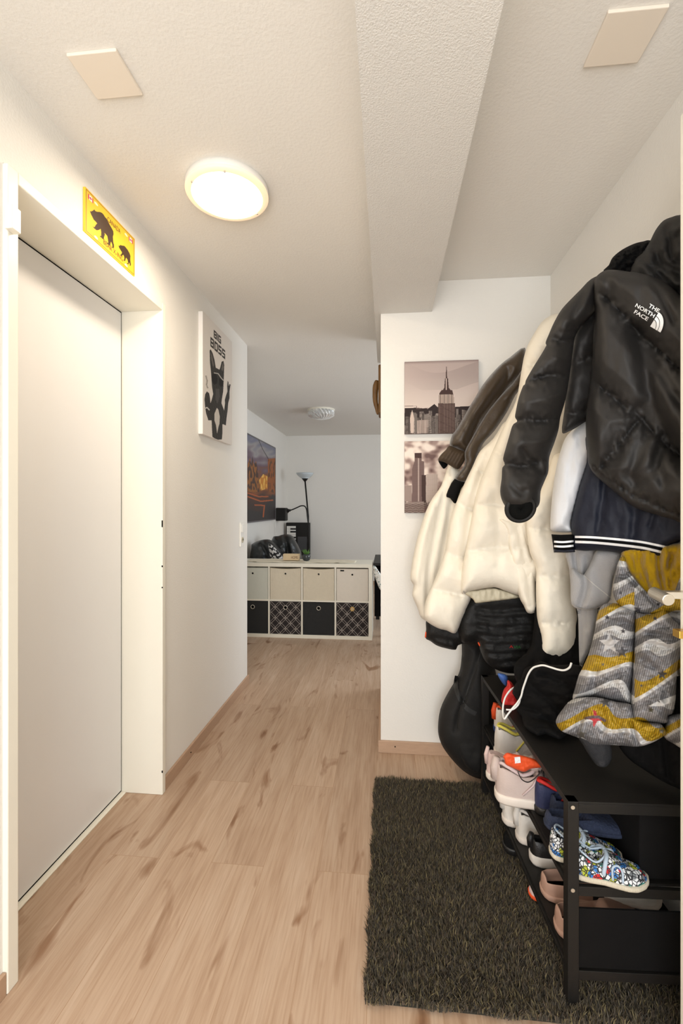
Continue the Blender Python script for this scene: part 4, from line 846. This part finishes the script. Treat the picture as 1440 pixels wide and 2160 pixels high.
q = puff('black_coat', [(1290, 1460), (1380, 1440), (1478, 1440), (1478, 1690), (1440, 1668), (1400, 1650), (1360, 1625), (1325, 1600), (1300, 1560)], rest(lz(1.31, 1300, -.00095), .548), .03, M['dblack'], None, R=18, back=.05, cell=3, folds=[([(1400, 1560), (1410, 1640)], .012, 7)])
tag(q.obj, 'black coat hem resting on the rack behind the starry snowsuit by the wall', 'coat')
t = thing('snowsuit', 'grey and yellow child snowsuit with stars and mustard lining, lying on the rack', 'snowsuit', P(1300, 1500, 1.3))
uz = lz(1.36, 1220, -.00085, -.0001, 1400)
puff('lining', c7([(850, 240), (1100, 200), (1500, 200), (1500, 560), (1300, 640), (1200, 680), (1080, 640), (960, 520), (880, 380)]), lambda u, v: uz(u, v)+.04, .04, M['yellow'], t, R=20, folds=[(c7([(1000, 280), (1010, 420), (1060, 560)]), .018, 7), (c7([(1150, 280), (1160, 420), (1200, 560)]), .02, 6), (c7([(1260, 280), (1240, 420), (1250, 540)]), .016, 6), (c7([(920, 300), (960, 430)]), .012, 6)], wr=.008, ws=(14, 30), cell=3)
puff('bodice', c7([(835, 300), (870, 300), (900, 400), (960, 490), (1060, 600), (1180, 680), (1240, 690), (1300, 560), (1358, 440), (1500, 380), (1500, 760), (1360, 760), (1240, 760), (1150, 775), (1060, 780), (960, 765), (860, 730), (800, 680), (768, 600), (780, 480), (800, 380)]), lambda u, v: uz(u, v)-.02, .03, SU, t, paint=suit_paint, R=14, folds=[(c7([(800, 460), (900, 480), (1000, 560), (1120, 700), (1200, 740)]), .014, 5), (c7([(1080, 770), (1180, 690), (1280, 640)]), .012, 5), (c7([(830, 330), (870, 430), (960, 540)]), .010, 4)], wr=.005, ws=(20, 14), cell=1.0, smooth=2)
puff('torso_panel', c7([(1180, 740), (1300, 720), (1500, 700), (1500, 1200), (1420, 1300), (1320, 1300), (1250, 1100)]), lambda u, v: uz(u, v)+.04, .04, SU, t, paint=suit_paint, R=16, folds=[(c7([(1250, 850), (1350, 960), (1450, 1000)]), .014, 7)], wr=.006, ws=(24, 16), cell=2.2)
puff('trouser_leg', c7([(690, 700), (800, 690), (900, 730), (962, 765), (958, 900), (948, 1100), (940, 1300), (928, 1420), (925, 1540), (800, 1520), (620, 1480), (500, 1490), (430, 1500), (450, 1400), (480, 1300), (520, 1220), (570, 1100), (610, 950), (640, 780)]), lambda u, v: uz(u, v), .065, SU, t, paint=suit_paint, R=26, folds=[(c7([(650, 840), (780, 830), (940, 880)]), .014, 7), (c7([(800, 1010), (870, 1020), (950, 1010)]), .012, 6), (c7([(560, 1140), (700, 1150), (900, 1130)]), .008, 6), (c7([(630, 1250), (600, 1380), (620, 1460)]), .014, 8), (c7([(480, 1340), (560, 1400), (600, 1460)]), .010, 6)], wr=.008, ws=(24, 16), cell=1.0)
puff('trouser_leg', c7([(965, 768), (1080, 785), (1200, 745), (1270, 820), (1340, 890), (1350, 1000), (1320, 1180), (1305, 1350), (1300, 1480), (1280, 1610), (1235, 1640), (1225, 1700), (1120, 1700), (1000, 1690), (925, 1700), (920, 1560), (925, 1400), (940, 1200), (952, 1000), (958, 860)]), lambda u, v: uz(u, v)-.02, .07, SU, t, paint=suit_paint, R=28, folds=[(c7([(965, 950), (1100, 955), (1280, 1000)]), .014, 7), (c7([(950, 1020), (1080, 1040), (1260, 1080)]), .010, 7), (c7([(950, 1120), (1080, 1210), (1260, 1360)]), .016, 8), (c7([(940, 1300), (1060, 1300), (1200, 1420)]), .010, 8), (c7([(1200, 1500), (1240, 1580), (1230, 1650)]), .012, 6)], wr=.008, ws=(24, 16), cell=1.0)
puff('foot', c7([(430, 1500), (620, 1480), (800, 1520), (925, 1545), (960, 1650), (1040, 1690), (1160, 1700), (1200, 1740), (1218, 1790), (1160, 1835), (1080, 1875), (980, 1900), (860, 1892), (740, 1885), (600, 1882), (520, 1840), (430, 1808), (330, 1765), (290, 1705), (295, 1660), (340, 1590)]), lambda u, v: uz(u, v)-.035, .05, SU, t, paint=suit_paint, R=18, folds=[(c7([(560, 1520), (520, 1640), (450, 1760)]), .014, 6), (c7([(760, 1560), (780, 1660), (860, 1780)]), .018, 7), (c7([(920, 1700), (950, 1800), (970, 1890)]), .02, 5), (c7([(1180, 1740), (1060, 1840), (980, 1860)]), .014, 5), (c7([(640, 1560), (700, 1640), (680, 1760)]), .012, 8)], wr=.007, ws=(16, 14), cell=1.0)
puff('sleeve', c7([(1220, 1640), (1358, 1615), (1500, 1600), (1500, 1980), (1358, 1922), (1290, 1880), (1220, 1840), (1190, 1780), (1215, 1700)]), lambda u, v: uz(u, v)-.01, .03, SU, t, paint=suit_paint, R=16, wr=.006, cell=2.2, smooth=2)

# ============ LIVING ROOM ============
t = thing('cube_shelf', 'low white cube shelf of eight compartments standing across the living room', 'shelf', (-0.84, 4.53, 0))
KR, KY, KH, KD = -0.137, 4.338, 0.722, 0.37; pit = 0.3255; ow, iw = 0.034, 0.0155; cw = pit-iw
KL = KR-2*ow-4*cw-3*iw; ch = (KH-2*ow-iw)/2
mesh('outer_case', join(box(KL, KR, KY, KY+KD, 0, ow), box(KL, KR, KY, KY+KD, KH-ow, KH), box(KL, KL+ow, KY, KY+KD, ow, KH-ow), box(KR-ow, KR, KY, KY+KD, ow, KH-ow)), M['wshelf'], t, bev=.001)
mesh('back', box(KL+ow, KR-ow, KY+KD-.008, KY+KD-.002, ow, KH-ow), M['wshelf'], t)
for k in range(1, 4):
    x = KR-ow-k*cw-(k-1)*iw; mesh('divider', box(x-iw, x, KY+.004, KY+KD-.01, ow, KH-ow), M['wshelf'], t)
for k in range(4):
    x1 = KR-ow-k*(cw+iw); mesh('middle_shelf', box(x1-cw, x1, KY+.004, KY+KD-.01, ow+ch, ow+ch+iw), M['wshelf'], t)
creamb = mat('cream_linen_box', (218, 206, 184), .85, .35, 240, .04, 40, stretch=(1, 1, 1)); paleb = mat('pale_linen_box', (224, 214, 200), .85, .3, 240, .04, 40); greyb = mat('grey_white_box', (206, 206, 194), .8, .2, 240, .03, 40)
blackb = mat('black_felt_box', (38, 38, 38), .9, .3, 240, .06, 40)
def lattice(u, v, s, tt):
    c = np.zeros(u.shape+(3,))+lin((40, 34, 34)); W = lin((168, 158, 150)); n = 3.0
    a = np.mod((s+tt)*n, 1); b = np.mod((s-tt)*n+10, 1)
    for q in (a, b):
        d0 = np.minimum(q, 1-q); c[(abs(d0-.13) < .022)] = W
    dd = np.minimum(np.minimum(a, 1-a), np.minimum(b, 1-b))
    e1 = np.abs(np.mod(s*n*2+.5, 1)-.5); e2 = np.abs(np.mod(tt*n*2+.5, 1)-.5)
    near = (np.minimum(a, 1-a)+np.minimum(b, 1-b)) < .26
    c[near & ((e1 < .022) | (e2 < .022))] = W
    return c
lat = attr_mat('lattice_print', .85)
names_top = [('cream linen storage box with a small dark tag, top right compartment', paleb), ('cream linen storage box right of centre in the upper row, sagging at the top', creamb), ('cream linen storage box left of centre in the upper row', creamb), ('greyish white storage box half hidden by the wall, upper row', greyb)]
names_bot = [('black storage box with white lattice and brass ring, bottom right compartment', lat), ('plain black storage box with silver ring between the two lattice boxes', blackb), ('black storage box with white lattice and pale ring, second from left', lat), ('plain black storage box half hidden by the wall, lower row', blackb)]
for row, names, z0 in ((1, names_top, ow+ch+iw), (0, names_bot, ow)):
    for k, (lab, m_) in enumerate(names):
        x1 = KR-ow-k*(cw+iw)-.004; x0 = x1-cw+.008; zz0, zz1 = z0+.0005, z0+ch-(.012 if row else .006)
        t = thing('storage_box', lab, 'storage box', ((x0+x1)/2, KY+.18, zz0), 'storage boxes in the white cube shelf')
        fy = KY+.008
        if m_ is lat:
            mesh('body', box(x0, x1, fy+.001, fy+.33, zz0, zz1), blackb, t)
            picture('front', (x0, fy, zz0), (x1, fy, zz0), (x0, fy, zz1), 240, lattice, lat, t)
        else:
            # front sheet with a sagging top edge
            n = 14; V = []; Fs = []
            for yy in (fy, fy+.33):
                for i in range(n+1):
                    a = i/n; sag = (.010 if row and k in (1, 2) else .002)*math.sin(math.pi*a)
                    V += [(x0+(x1-x0)*a, yy, zz0), (x0+(x1-x0)*a, yy+(.004*math.sin(math.pi*a) if yy == fy else 0), zz1-sag)]
            m1 = 2*(n+1)
            for i in range(n):
                a = 2*i; Fs += [(a, a+2, a+3, a+1), (m1+a+2, m1+a, m1+a+1, m1+a+3), (a+1, a+3, m1+a+3, m1+a+1), (a+2, a, m1+a, m1+a+2)]
            Fs += [(1, m1+1, m1, 0), (2*n, m1+2*n, m1+2*n+1, 2*n+1)]
            mesh('body', (V, Fs), m_, t)
        xc = (x0+x1)/2
        if row:
            mesh('grommet', torus((xc, fy+.0005, zz1-.055), .009, .0018, 20, 6), M['steel'], t, True)
            mesh('hole', lathe([(.0085, 0), (.0085, -.0012)], (xc, fy, zz1-.055), 20, 'y'), M['gap'], t)
            if k == 0: mesh('tag', box(x0+.035, x0+.072, fy-.0015, fy, zz1-.024, zz1-.012), M['gap'], t)
        else:
            mesh('ring', torus((xc, fy-.0015, zz1-.055), .018, .0035, 28, 8), M['brass'] if k == 0 else M['steel'], t, True)
            mesh('hole', lathe([(.0145, 0), (.0145, -.0012)], (xc, fy, zz1-.055), 24, 'y'), insole if k == 0 else M['gap'], t)
# cloth runner on the shelf top
def runner():
    n, k = 60, 12; xs = np.linspace(-1.40, -0.30, n); V = []; Fs = []
    for j in range(k):
        for i, x in enumerate(xs):
            a = abs(j/(k-1)-.5)*2; y = KY+.05+(KD-.09)*(j/(k-1)); w = .5+.5*math.sin(math.pi*min(1, (i/(n-1))*6))*0
            inset = .5*(max(0, abs(i/(n-1)-.5)*2-.7)/.3)**2; y = KY+KD/2+(y-KY-KD/2)*(1-inset)
            V.append((x, y, KH+.0015+.006*max(0, mnoise.noise(Vector((x*9, y*14, 0))))+(.008*max(0, mnoise.noise(Vector((x*22, y*8, 3)))))))
    for j in range(k-1):
        for i in range(n-1): Fs.append((j*n+i, j*n+i+1, (j+1)*n+i+1, (j+1)*n+i))
    o = mesh('table_runner', (V, Fs), mat('cream_runner', (232, 222, 200), .9, .2, 100), None, True)
    so = o.modifiers.new('thick', 'SOLIDIFY'); so.thickness = .0012; so.offset = 1
    tag(o, 'cream crumpled runner lying along the top of the white cube shelf', 'table runner')
runner()
# HOME block
c0 = PY(596.5, 1188, 4.50); c1 = PY(630.5, 1188, 4.50)
t = thing('wooden_block', 'light wooden block with the word HOME on the white cube shelf', 'decoration', ((c0[0]+c1[0])/2, 4.5, KH+.009))
mesh('block', box(c0[0], c1[0], 4.50, 4.56, KH+.009, KH+.073), mat('pale_wood', (214, 190, 152), .6, .1, 40, .08, 20), t, bev=.003)
mesh('lettering', text_on('HOME', (c0[0]+.085, 4.4988, KH+.026), (1, 0, 0), (0, 0, 1), .028, .068), mat('burnt_wood', (116, 74, 50), .7), t)
# potted plant
pc = PY(646, 1185, 4.5); pc[2] = KH+.009
t = thing('potted_plant', 'small green succulent in a dark glass pot on the cube shelf', 'plant', pc)
mesh('pot', lathe([(.020, 0), (.034, .006), (.041, .03), (.041, .05), (.034, .066), (.031, .066), (.036, .05), (.02, .045), (.001, .045)], pc, 28), mat('smoked_glass', (52, 56, 58), .15), t, True)
lf = []
for k in range(26):
    a = k*2.4; r = .008+.03*((k % 5)/5); hgt = .045+.035*((k*7 % 11)/11)
    b = pc+np.array([0, 0, .04]); e = pc+np.array([math.cos(a)*r*1.5, math.sin(a)*r*1.5, .04+hgt])
    lf.append(tube([b, (b+e)/2+np.array([0, 0, .008]), e], [.003, .005, .0008], 5))
mesh('leaves', join(*lf), mat('succulent_green', (82, 122, 50), .5, var=.3, vscale=60), t, True)

# black sofa with cushions behind the shelf
t = thing('sofa', 'black leather sofa with plump cushions behind the white cube shelf', 'sofa', (-1.2, 5.4, 0))
lea = mat('black_leather_sofa', (40, 42, 42), .38, .15, 40, .1, 10)
mesh('seat', box(-1.64, -.95, 5.0, 6.2, .0, .42), lea, t, bev=.05)
puff('back_cushion', c3([(290, 1200), (350, 1162), (420, 1146), (470, 1165), (500, 1215), (525, 1265), (545, 1330), (545, 1500), (300, 1500)]), 5.75, .20, lea, t, R=20, folds=[(c3([(400, 1160), (425, 1270), (430, 1400)]), .05, 5)], cell=2, wr=.01, ws=(12, 12))
puff('back_cushion', c3([(120, 1260), (130, 1228), (180, 1203), (240, 1190), (290, 1200), (345, 1250), (385, 1330), (390, 1500), (120, 1500)]), 5.45, .18, lea, t, R=20, folds=[(c3([(190, 1210), (240, 1290), (250, 1400)]), .04, 5)], cell=2, wr=.01, ws=(12, 12))
def cush(u, v):
    n = nz(u, v, 5.5, 5.5, 2.0)+.5*nz(u, v, 3, 3, 5.0); c = np.zeros(u.shape+(3,))+lin((34, 33, 34)); c[n > .02] = lin((214, 210, 206)); return c
q = puff('throw_pillow', c3([(265, 1230), (300, 1245), (345, 1290), (385, 1340), (382, 1376), (330, 1376), (285, 1360), (272, 1300)]), 5.15, .06, attr_mat('pillow_print', .85), None, paint=cush, R=8, cell=1, wr=.002)
tag(q.obj, 'black and white patterned cushion leaning on the black sofa', 'cushion')
# big sunset picture
t = thing('framed_picture', 'large picture of a city and bridge at sunset on the far left wall', 'picture', (-1.65, 5.7, 1.078))
mesh('frame', join(box(-1.65, -1.618, 4.75, 6.55, 2.117, 2.133), box(-1.65, -1.618, 4.75, 6.55, 1.078, 1.094), box(-1.65, -1.618, 4.75, 4.766, 1.094, 2.117), box(-1.65, -1.618, 6.534, 6.55, 1.094, 2.117)), mat('silver_frame', (110, 106, 110), .4, metal=.4), t)
def sunset(u, v, s, tt):
    n = nz(u, v, 14, 9, 1.0); n2 = nz(u, v, 3, 12, 8.0)
    c = grad(np.clip(1-tt+n*.14, 0, 1), [(0, (120, 122, 140)), (.12, (158, 152, 152)), (.24, (120, 104, 116)), (.34, (104, 82, 96)), (.42, (120, 74, 54)), (.52, (150, 84, 32)), (.62, (112, 60, 30)), (.72, (70, 42, 34)), (.85, (58, 40, 36)), (1, (48, 40, 42))])
    f = inpoly(u, v, c3([(88, 560), (110, 500), (118, 560), (130, 490), (140, 560), (160, 530), (175, 620), (190, 790), (88, 790)])); c[f] = lin((150, 92, 36)); c[f & (n2 > .0)] = lin((70, 44, 34))
    f = inpoly(u, v, c3([(258, 512), (322, 505), (322, 800), (262, 790)])); c[f] = lin((150, 80, 22)); c[f & (n2 > .15)] = lin((84, 48, 24))
    f = inpoly(u, v, c3([(185, 690), (220, 640), (255, 660), (258, 760), (200, 780)])); c[f] = lin((206, 130, 30)); c[f & (n2 > .1)] = lin((240, 190, 90))
    f = inpoly(u, v, c3([(255, 880), (300, 810), (328, 840), (330, 1020), (90, 1030), (90, 940), (200, 960)])); c[f] = lin((44, 40, 42))
    for ln in ([(90, 830), (200, 870), (300, 860)], [(90, 800), (180, 830), (260, 830)], [(150, 900), (230, 905), (220, 1000)]): c[segdist(u, v, c3(ln))[0] < 1.3] = lin((176, 88, 40))
    c[segdist(u, v, c3([(180, 350), (215, 430), (262, 510)]))[0] < .6] = lin((30, 26, 26))
    return c
picture('print', (-1.62, 4.766, 1.094), (-1.62, 6.534, 1.094), (-1.62, 4.766, 2.117), 300, sunset, attr_mat('sunset_print', .5), t, k=200)
# small black wall lamp / speaker with cord
t = thing('wall_speaker', 'small black box lamp on the wall right of the sunset picture', 'speaker', (-1.65, 6.75, 1.08))
mesh('body', box(-1.65, -1.50, 6.68, 6.84, 1.055, 1.25), M['black'], t, bev=.01)
mesh('cord', tube(spline([(-1.64, 6.6, 1.06), (-1.63, 6.6, .9), (-1.6, 6.62, .75), (-1.6, 6.65, .5)], 6), .004, 6), M['cable'], t, True)
# floor lamp
lp = P(649, 1100, 7.0); X_, Y_ = float(lp[0]), float(lp[1])
t = thing('floor_lamp', 'black uplighter floor lamp with a side reading arm in the far corner', 'lamp', (X_, Y_, 0))
zt_ = 1.28+(HZ-1012)/F*7.0; tp = P(643, 1012, 7.0)
mesh('base', lathe([(.13, 0), (.13, .02), (.02, .035), (.012, .05)], (X_, Y_, 0), 32), M['black'], t, True)
mesh('pole', tube([(X_, Y_, .04), tuple(P(650, 1090, 7.0)), tuple(tp)], .012, 10), M['black'], t, True)
mesh('cup', lathe([(.012, 0), (.02, .01), (.052, .05), (.055, .055)], tp-np.array([0, 0, .03]), 28), M['black'], t, True)
mesh('lamp_shade', lathe([(.045, 0), (.09, .03), (.125, .065), (.135, .09), (.130, .09), (.085, .036), (.04, .006)], tp+np.array([0, 0, .015]), 36), M['glass'], t, True)
arm = P(*np.array(spline(c3([(600, 1060), (592, 1000), (585, 940), (570, 912), (540, 908), (500, 925), (460, 942), (440, 946)]), 5)).T, 6.95)
mesh('reading_arm', tube(arm, .009, 8), M['black'], t, True)
ae = arm[-1]; cone = tube([ae+np.array([.02, 0, 0]), ae, ae+np.array([-.05, 0, -.012])], [.016, .018, .05], 20)
mesh('arm_cup', cone, M['black'], t, True)
mesh('arm_shade', tube([ae+np.array([-.05, 0, -.012]), ae+np.array([-.10, 0, -.03]), ae+np.array([-.15, 0, -.05])], [.045, .07, .085], 24), M['glass'], t, True)
# keyboard on end
ka, kb = P(599, 1103, 7.2), P(651, 1103, 7.2); kz0 = 0.25
t = thing('keyboard', 'black electronic keyboard stood upright in the far corner', 'keyboard', ((ka[0]+kb[0])/2, 7.25, kz0))
mesh('body', box(ka[0], kb[0], 7.2, 7.28, 0.0, ka[2]), M['black'], t, bev=.01)
kx0 = P(600.5+.5, 1103, 7.19)[0]; kx1 = P(620.5, 1103, 7.19)[0]
for k in range(9):
    zt2 = ka[2]-.055-k*.046; mesh('white_key', box(kx0, kx1, 7.192, 7.2, zt2-.044, zt2), M['white'], t)
for k in (0, 1, 3, 4, 5, 7):
    zt2 = ka[2]-.055-(k+1)*.046; mesh('black_key', box(kx0+.06, kx1+.002, 7.184, 7.192, zt2-.011, zt2+.013), M['black'], t)
mesh('display', box(P(625, 1130, 7.2)[0], P(645, 1130, 7.2)[0], 7.194, 7.2, .55, P(625, 1133, 7.2)[2]), mat('keyboard_screen', (64, 64, 66), .5), t)
# crystal ceiling light
lc = np.array([-.783, 5.42, CEIL])
t = thing('crystal_lamp', 'round faceted glass ceiling light in the living room', 'lamp', lc)
V, Fs = lathe([(.165, 0), (.165, -.012), (.155, -.018)], lc, 40); mesh('lamp_base', (V, Fs), M['wshelf'], t, True)
prof = [(.150, -.018), (.156, -.04), (.150, -.075), (.11, -.10), (.05, -.118), (.012, -.122)]
V, Fs = lathe(prof, lc, 44); V = np.array(V)
for i in range(len(V)):
    r_ = V[i, :2]-lc[:2]; k = (i % 44)+(i//44); V[i, :2] = lc[:2]+r_*(1+(.05 if k % 2 else -.04))
gm, N_, L_, B_ = nodes('cut_glass'); B_.inputs['Base Color'].default_value = (.82, .82, .80, 1); B_.inputs['Roughness'].default_value = .12; B_.inputs['Transmission Weight'].default_value = .45
mesh('glass_shade', (V, Fs), gm, t)
# black table and patterned chair at the right
t = thing('table', 'black table edge just right of the white cube shelf', 'table', (0.15, 4.6, 0))
mesh('tabletop', box(-.128, .5, 4.42, 5.2, .70, .725), M['black'], t, bev=.003)
mesh('side_panel', box(-.125, -.03, 4.75, 5.18, .13, .7), M['dblack'], t)
for a, b in ((-.03, 4.45), (.44, 4.45), (-.12, 5.14), (.44, 5.14)): mesh('leg', box(a, a+.04, b, b+.04, 0, .7), M['black'], t)
def chp(u, v):
    n = nz(u, v, 3.2, 3.2, 3.0); c = np.zeros(u.shape+(3,))+lin((224, 222, 216)); c[n > .35] = lin((60, 110, 110)); c[n < -.4] = lin((120, 96, 70)); return c
t = thing('chair', 'white patterned chair back beside the black table', 'chair', P(800, 1220, 4.05))
puff('backrest', [(785, 1196), (788, 1193), (793, 1196), (800, 1207), (812, 1222), (822, 1240), (818, 1252), (806, 1248), (799, 1240), (792, 1222), (787, 1208)], 4.05, .02, attr_mat('chair_print', .8), t, paint=chp, R=4, cell=1, wr=0)
cq = P(808, 1240, 4.05)
mesh('seat', box(cq[0]-.02, cq[0]+.38, 3.85, 4.25, .42, .46), M['white'], t, bev=.01)
for a, b in ((.0, 3.87), (.34, 3.87), (.0, 4.2), (.34, 4.2)): mesh('leg', box(cq[0]+a, cq[0]+a+.03, b, b+.03, 0, .42), M['black'], t)
# carved wood figure on the passage wall
t = thing('wood_carving', 'brown carved wooden figure on the passage wall corner under the beam', 'carving', (-.03, 3.0, 1.86))
wd = mat('dark_carved_wood', (112, 78, 34), .5, .4, 60, .3, 30)
mesh('board', box(-.052, -.03, 2.9, 3.08, 1.87, 2.18), wd, t, bev=.008)
mesh('figure', tube(spline([(-.062, 2.99, 2.10), (-.072, 2.99, 2.05), (-.074, 3.0, 1.98), (-.066, 3.0, 1.93), (-.056, 3.0, 1.88)], 4), [.012, .016, .018, .02, .02, .019, .018, .018, .017, .017, .016, .016, .014, .012, .012, .01, .006], 10), wd, t, True)

# ============ LIGHT ============
def area(name, loc, rot, sx, sy, power, rgb):
    l = bpy.data.lights.new(name, 'AREA'); l.shape = 'RECTANGLE'; l.size = sx; l.size_y = sy; l.energy = power; l.color = rgb
    o = bpy.data.objects.new(name, l); COL.objects.link(o); o.location = loc; o.rotation_euler = rot
    return o
area('daylight_back_window', (-.08, -1.66, 1.28), (math.radians(90), 0, 0), 1.4, 1.8, 68, (.93, .97, 1.0))
area('daylight_living_window', (2.49, 4.6, 1.48), (0, math.radians(90), 0), 1.4, 2.2, 50, (.82, .91, 1.0))
l = bpy.data.lights.new('lamp_glow', 'AREA'); l.shape = 'DISK'; l.size = .25; l.energy = 9.5; l.color = (1, .86, .68)
o = bpy.data.objects.new('lamp_glow', l); COL.objects.link(o); o.location = (LX, LY, CEIL-.06)
w = bpy.data.worlds.new('world'); scene.world = w; w.use_nodes = True
w.node_tree.nodes['Background'].inputs[0].default_value = (.9, .95, 1, 1); w.node_tree.nodes['Background'].inputs[1].default_value = 1.0
cam = bpy.data.cameras.new('camera'); co = bpy.data.objects.new('camera', cam); COL.objects.link(co)
co.location = (0, 0, CAMZ); co.rotation_euler = (math.pi/2, 0, TH)
cam.sensor_fit = 'VERTICAL'; cam.sensor_height = 36; cam.sensor_width = 24; cam.lens = 16; cam.shift_y = -13/2160; cam.clip_start = .02
scene.camera = co
vs = scene.view_settings; vs.view_transform = 'Standard'; vs.look = 'None'; vs.gamma = 1; vs.use_curve_mapping = False; vs.exposure = -0.04
